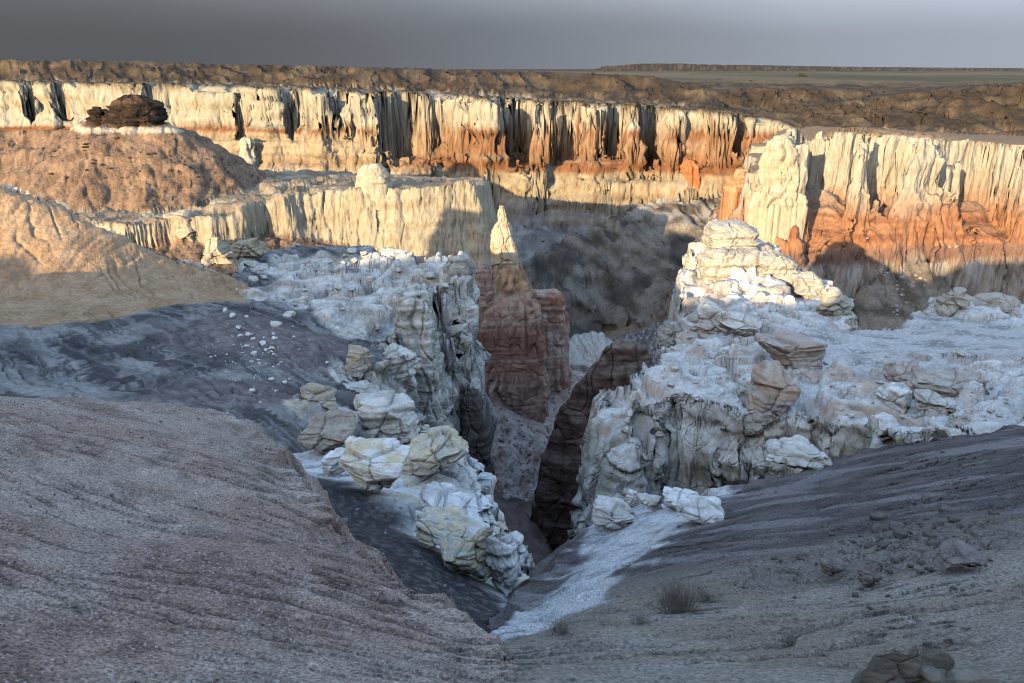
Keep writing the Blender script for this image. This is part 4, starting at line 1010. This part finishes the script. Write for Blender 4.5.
# dry brush and the far tree
twig_mat = bpy.data.materials.new('dry_twigs'); twig_mat.use_nodes = True
tb = twig_mat.node_tree.nodes['Principled BSDF']; tb.inputs['Roughness'].default_value = .9
tn = twig_mat.node_tree.nodes.new('ShaderNodeTexNoise'); tn.inputs['Scale'].default_value = 9
tr = twig_mat.node_tree.nodes.new('ShaderNodeValToRGB'); tr.color_ramp.elements[0].color = (.13, .11, .085, 1); tr.color_ramp.elements[1].color = (.33, .29, .23, 1)
twig_mat.node_tree.links.new(tn.outputs['Fac'], tr.inputs[0]); twig_mat.node_tree.links.new(tr.outputs[0], tb.inputs[0])
def shrub(px, py, wpx, label, seed, n=170):
    rs = np.random.default_rng(seed)
    Y = hit(px, py); x, y, z = P(px, py, Y); z = ground_at(x, y)
    h = wpx * Y / FPX * .55
    V, F = [], []
    def tw(p, d, l, r, depth):
        steps_ = 4; q = p.copy(); b0 = len(V)
        e1 = np.cross(d, (0, 0, 1.0) if abs(d[2]) < .9 else (1.0, 0, 0)); e1 /= np.linalg.norm(e1); e2 = np.cross(d, e1)
        for k in range(steps_ + 1):
            rr = r * (1 - .8 * k / steps_)
            for a in range(3):
                V.append(q + rr * (math.cos(a * 2.094) * e1 + math.sin(a * 2.094) * e2))
            d = d + rs.normal(size=3) * .16; d /= np.linalg.norm(d); q = q + d * l / steps_
            if depth and k in (1, 2, 3):
                dd = d + rs.normal(size=3) * .5; tw(q.copy(), dd / np.linalg.norm(dd), l * .5, r * .5, depth - 1) if len(V) < 60000 else None
        for k in range(steps_):
            pass
        F.append((b0, steps_))
    starts = []
    def tw2(p, d, l, r, depth):
        b0 = len(V); q = p.copy(); kids = []
        e1 = np.cross(d, (0.3, 0.1, 1.0)); e1 /= np.linalg.norm(e1); e2 = np.cross(d, e1)
        for k in range(5):
            rr = r * (1 - .8 * k / 4)
            for a in range(3):
                V.append(q + rr * (math.cos(a * 2.094) * e1 + math.sin(a * 2.094) * e2))
            if k and depth: kids.append((q.copy(), d.copy()))
            d = d + rs.normal(size=3) * .16; d /= np.linalg.norm(d); q = q + d * l / 4
        for k in range(4):
            for a in range(3):
                F.append((b0 + 3 * k + a, b0 + 3 * k + (a + 1) % 3, b0 + 3 * k + 3 + (a + 1) % 3, b0 + 3 * k + 3 + a))
        for q_, d_ in kids:
            dd = d_ + rs.normal(size=3) * .55; tw2(q_, dd / np.linalg.norm(dd), l * .5, r * .55, depth - 1)
    for k in range(n):
        a = rs.uniform(0, 6.28); sp_ = rs.uniform(.1, 1.1)
        d = np.array([math.cos(a) * sp_, math.sin(a) * sp_, 1.0]); d /= np.linalg.norm(d)
        tw2(np.array([x + rs.normal() * h * .28, y + rs.normal() * h * .25, z - .01]), d, h * rs.uniform(.6, 1.1), h * .012, 1)
    V = np.array(V, f32); F = np.array(F, np.int32)
    return thing('shrub', V, F, np.tile(C(.2, .18, .14), (len(V), 1)), twig_mat, label, 'shrub')
sm = bpy.data.materials.new('dark_sage'); sm.use_nodes = True
sb_ = sm.node_tree.nodes['Principled BSDF']; sb_.inputs['Roughness'].default_value = .9
sn_ = sm.node_tree.nodes.new('ShaderNodeTexNoise'); sn_.inputs['Scale'].default_value = 6
sr_ = sm.node_tree.nodes.new('ShaderNodeValToRGB'); sr_.color_ramp.elements[0].color = (.025, .026, .016, 1); sr_.color_ramp.elements[1].color = (.075, .07, .04, 1)
sm.node_tree.links.new(sn_.outputs['Fac'], sr_.inputs[0]); sm.node_tree.links.new(sr_.outputs[0], sb_.inputs[0])
def bush_mesh(seed, n=420):
    rs = np.random.default_rng(seed); V = []; F = []
    for k in range(n):
        d = rs.normal(size=3); d[2] = abs(d[2]); d /= np.linalg.norm(d)
        c = d * rs.uniform(.25, .5) * (1, 1, .8) * (1 + .25 * math.sin(5 * d[0] + seed)); e = rs.normal(size=(3, 3)) * .05
        b0 = len(V); V += [c + e[0], c + e[1], c + e[2]]; F.append((b0, b0 + 1, b0 + 2))
    return mesh_from('sage_bush', np.array(V, f32), np.array(F), np.tile(C(.04, .04, .025), (len(V), 1)), sm)
bm_ = [bush_mesh(k) for k in range(4)]
def bushes(label, group, spots):
    for k, (px, py, w_) in enumerate(spots):
        Y = hit(px, py)
        if Y > 5000: continue
        x, y, z = P(px, py, Y); w = w_ * Y / FPX
        o = obj('sage_bush', bm_[k % 4], label, 'bush', 'thing', group)
        o.location = (x, y + .3 * w, ground_at(x, y + .3 * w) - .05 * w); o.scale = (w, w, w * .9); o.rotation_euler = (0, 0, rg.uniform(0, 6.28))
bushes('dark bush dotted on the grey debris slope behind the spire', 'bushes on the debris slopes', [(rg.uniform(525, 700), rg.uniform(200, 335), rg.uniform(1.5, 4)) for _ in range(70)])
bushes('dark bush on the brown mound under the cap rock', 'bushes on the capped mound', [(rg.normal(125, 55), rg.uniform(140, 182), rg.uniform(2, 5)) for _ in range(45)])
bushes('dark bush on the plateau above the far cliff', 'bushes on the plateau', [(rg.uniform(0, 1024), rg.uniform(72, 128), rg.uniform(1.2, 3.2)) for _ in range(90)])
o_ = obj('juniper_tree', bush_mesh(9, 900), 'lone dark juniper standing on the plain near the horizon', 'tree', 'thing')
yj = hit(801, 77.5); xj = P(801, 77.5, yj); o_.location = (xj[0], xj[1], ground_at(xj[0], xj[1]) - .2); o_.scale = (9 * yj / FPX, 9 * yj / FPX, 8 * yj / FPX)
shrub(678, 612, 62, 'dry grey brush bush at the foot of the dark slope', 901)
shrub(705, 602, 34, 'smaller dry brush tuft right of the grey bush', 902, 90)
shrub(560, 634, 44, 'sparse dry brush in the gully beside the ash slope', 903, 80)
shrub(640, 624, 30, 'low dry twigs left of the grey bush', 904, 60)


# ------------------------------------------------------------------ camera, sun, sky
cam = bpy.data.cameras.new('camera'); co = bpy.data.objects.new('camera', cam); LINK(co)
cam.sensor_width = 36; cam.lens = FPX / 1024 * 36; cam.clip_start = .1; cam.clip_end = 60000
co.rotation_euler = (R(90) - PITCH, 0, 0)
SC.camera = co

AZ, TAN = R(33), .25 * math.cos(R(33))
EL = math.atan(TAN)
KX = math.tan(AZ)
sun = bpy.data.lights.new('sun', 'SUN'); so = bpy.data.objects.new('sun', sun); LINK(so)
sun.energy = 2.0; sun.angle = R(.53); sun.color = (.86, .655, .39)
so.rotation_euler = (R(90) - EL, 0, -AZ)       # light travels towards +Y and to the right
W = bpy.data.worlds.new('World'); SC.world = W; W.use_nodes = True
nt = W.node_tree; N = nt.nodes; L = nt.links
bg = N['Background']; bg.inputs['Strength'].default_value = .13
sky = N.new('ShaderNodeTexSky'); sky.sky_type = 'NISHITA'; sky.sun_disc = False; sky.dust_density = 1.2; sky.ozone_density = 1.0
sky.sun_elevation = EL; sky.sun_rotation = R(180) + AZ
tcw = N.new('ShaderNodeTexCoord'); sep = N.new('ShaderNodeSeparateXYZ'); L.new(tcw.outputs['Generated'], sep.inputs[0])
def mth(op, a, b=None, c=None, clamp=False):
    n_ = N.new('ShaderNodeMath'); n_.operation = op; n_.use_clamp = clamp
    for i_, v_ in enumerate((a, b, c)):
        if v_ is None: continue
        if isinstance(v_, (int, float)): n_.inputs[i_].default_value = v_
        else: L.new(v_, n_.inputs[i_])
    return n_.outputs[0]
nz_ = N.new('ShaderNodeTexNoise'); nz_.inputs['Scale'].default_value = 2.2; nz_.inputs['Detail'].default_value = 5
mpw = N.new('ShaderNodeMapping'); mpw.inputs['Scale'].default_value = (1, 1, 5); L.new(tcw.outputs['Generated'], mpw.inputs[0]); L.new(mpw.outputs[0], nz_.inputs['Vector'])
hgt = mth('ADD', sep.outputs[2], mth('MULTIPLY', mth('SUBTRACT', nz_.outputs['Fac'], .5), .035))
bank = N.new('ShaderNodeMapRange'); bank.interpolation_type = 'SMOOTHSTEP'
bank.inputs['From Min'].default_value = .70; bank.inputs['From Max'].default_value = .25
L.new(hgt, bank.inputs['Value'])
front = N.new('ShaderNodeMapRange'); front.interpolation_type = 'SMOOTHSTEP'; front.inputs['From Min'].default_value = .0; front.inputs['From Max'].default_value = .5
L.new(sep.outputs[1], front.inputs['Value'])
mask = mth('MULTIPLY', bank.outputs[0], mth('MAXIMUM', front.outputs[0], .80))  # dark bank also added behind the view, unseen, to dim fill on upright faces
lr = N.new('ShaderNodeMapRange'); lr.interpolation_type = 'SMOOTHSTEP'; lr.inputs['From Min'].default_value = -.45; lr.inputs['From Max'].default_value = .75
L.new(mth('ADD', sep.outputs[0], mth('MULTIPLY', mth('SUBTRACT', nz_.outputs['Fac'], .5), .12)), lr.inputs['Value'])
cm = N.new('ShaderNodeMix'); cm.data_type = 'RGBA'; L.new(lr.outputs[0], cm.inputs['Factor'])
cm.inputs['A'].default_value = (.185, .195, .212, 1); cm.inputs['B'].default_value = (.70, .79, .93, 1)
up = N.new('ShaderNodeMapRange'); up.interpolation_type = 'SMOOTHSTEP'; up.inputs['From Min'].default_value = .03; up.inputs['From Max'].default_value = .14
up.inputs['To Min'].default_value = .85; up.inputs['To Max'].default_value = 2.0; L.new(hgt, up.inputs['Value'])
sc_ = N.new('ShaderNodeVectorMath'); sc_.operation = 'SCALE'; L.new(cm.outputs['Result'], sc_.inputs[0]); L.new(up.outputs[0], sc_.inputs['Scale'])
wm = N.new('ShaderNodeMix'); wm.data_type = 'RGBA'; L.new(mask, wm.inputs['Factor']); L.new(sky.outputs[0], wm.inputs['A']); L.new(sc_.outputs[0], wm.inputs['B'])
L.new(wm.outputs['Result'], bg.inputs[0])

# the rim behind the photographer, unseen, its crest shaped to set where its shadow falls
Y0 = -14.0
pts = [(-700, 9), (-300, 8), (-243, 6.5), (-207, 5), (-183, 5), (-140, 5.2), (-127, 6), (-125.2, -3), (-120.3, -3), (-118.5, 5.6), (-112, 5.8), (-107, 6.2), (-84, 6.2), (-76, 2), (-70, -1.6), (-38, -1.7), (-31, 5), (-24, 8), (-6, 8), (2, 3), (120, 3)]
hx = np.linspace(-700, 120, 700)
hz = np.interp(hx, [p[0] for p in pts], [p[1] for p in pts]) + .7 * fbm(hx / 9, hx * 0, hx * 0, 4, 401)
rows = [(Y0, 0, -9), (Y0 - 1.0, 0, -1), (Y0 - 4, 1, 0), (Y0 - 9, 1, -.5), (Y0 - 30, 1, -6), (Y0 - 120, 0, -10)]
V = np.concatenate([np.c_[hx, np.full_like(hx, yy + 4), (hz if k else np.minimum(hz, 4)) + dz] for yy, k, dz in rows])
n = len(hx)
F = np.array([[r * n + i, (r + 1) * n + i, (r + 1) * n + i + 1, r * n + i + 1] for r in range(len(rows) - 1) for i in range(n - 1)])
obj('terrain', mesh_from('shadow_rim', V, F, np.tile(C(.22, .19, .17), (len(V), 1)), MAT['slope']), 'unseen canyon rim behind the viewpoint, crest shaped to cast the shade', 'terrain', 'structure')

SC.view_settings.view_transform = 'Standard'; SC.view_settings.look = 'None'
SC.view_settings.exposure = 2.35; SC.view_settings.gamma = 1
SC.render.engine = 'CYCLES'
SC.cycles.max_bounces = 3; SC.cycles.diffuse_bounces = 0; SC.cycles.use_denoising = True; SC.cycles.filter_width = 1.1; SC.cycles.sample_clamp_indirect = 3
print('done', time.time() - T0)
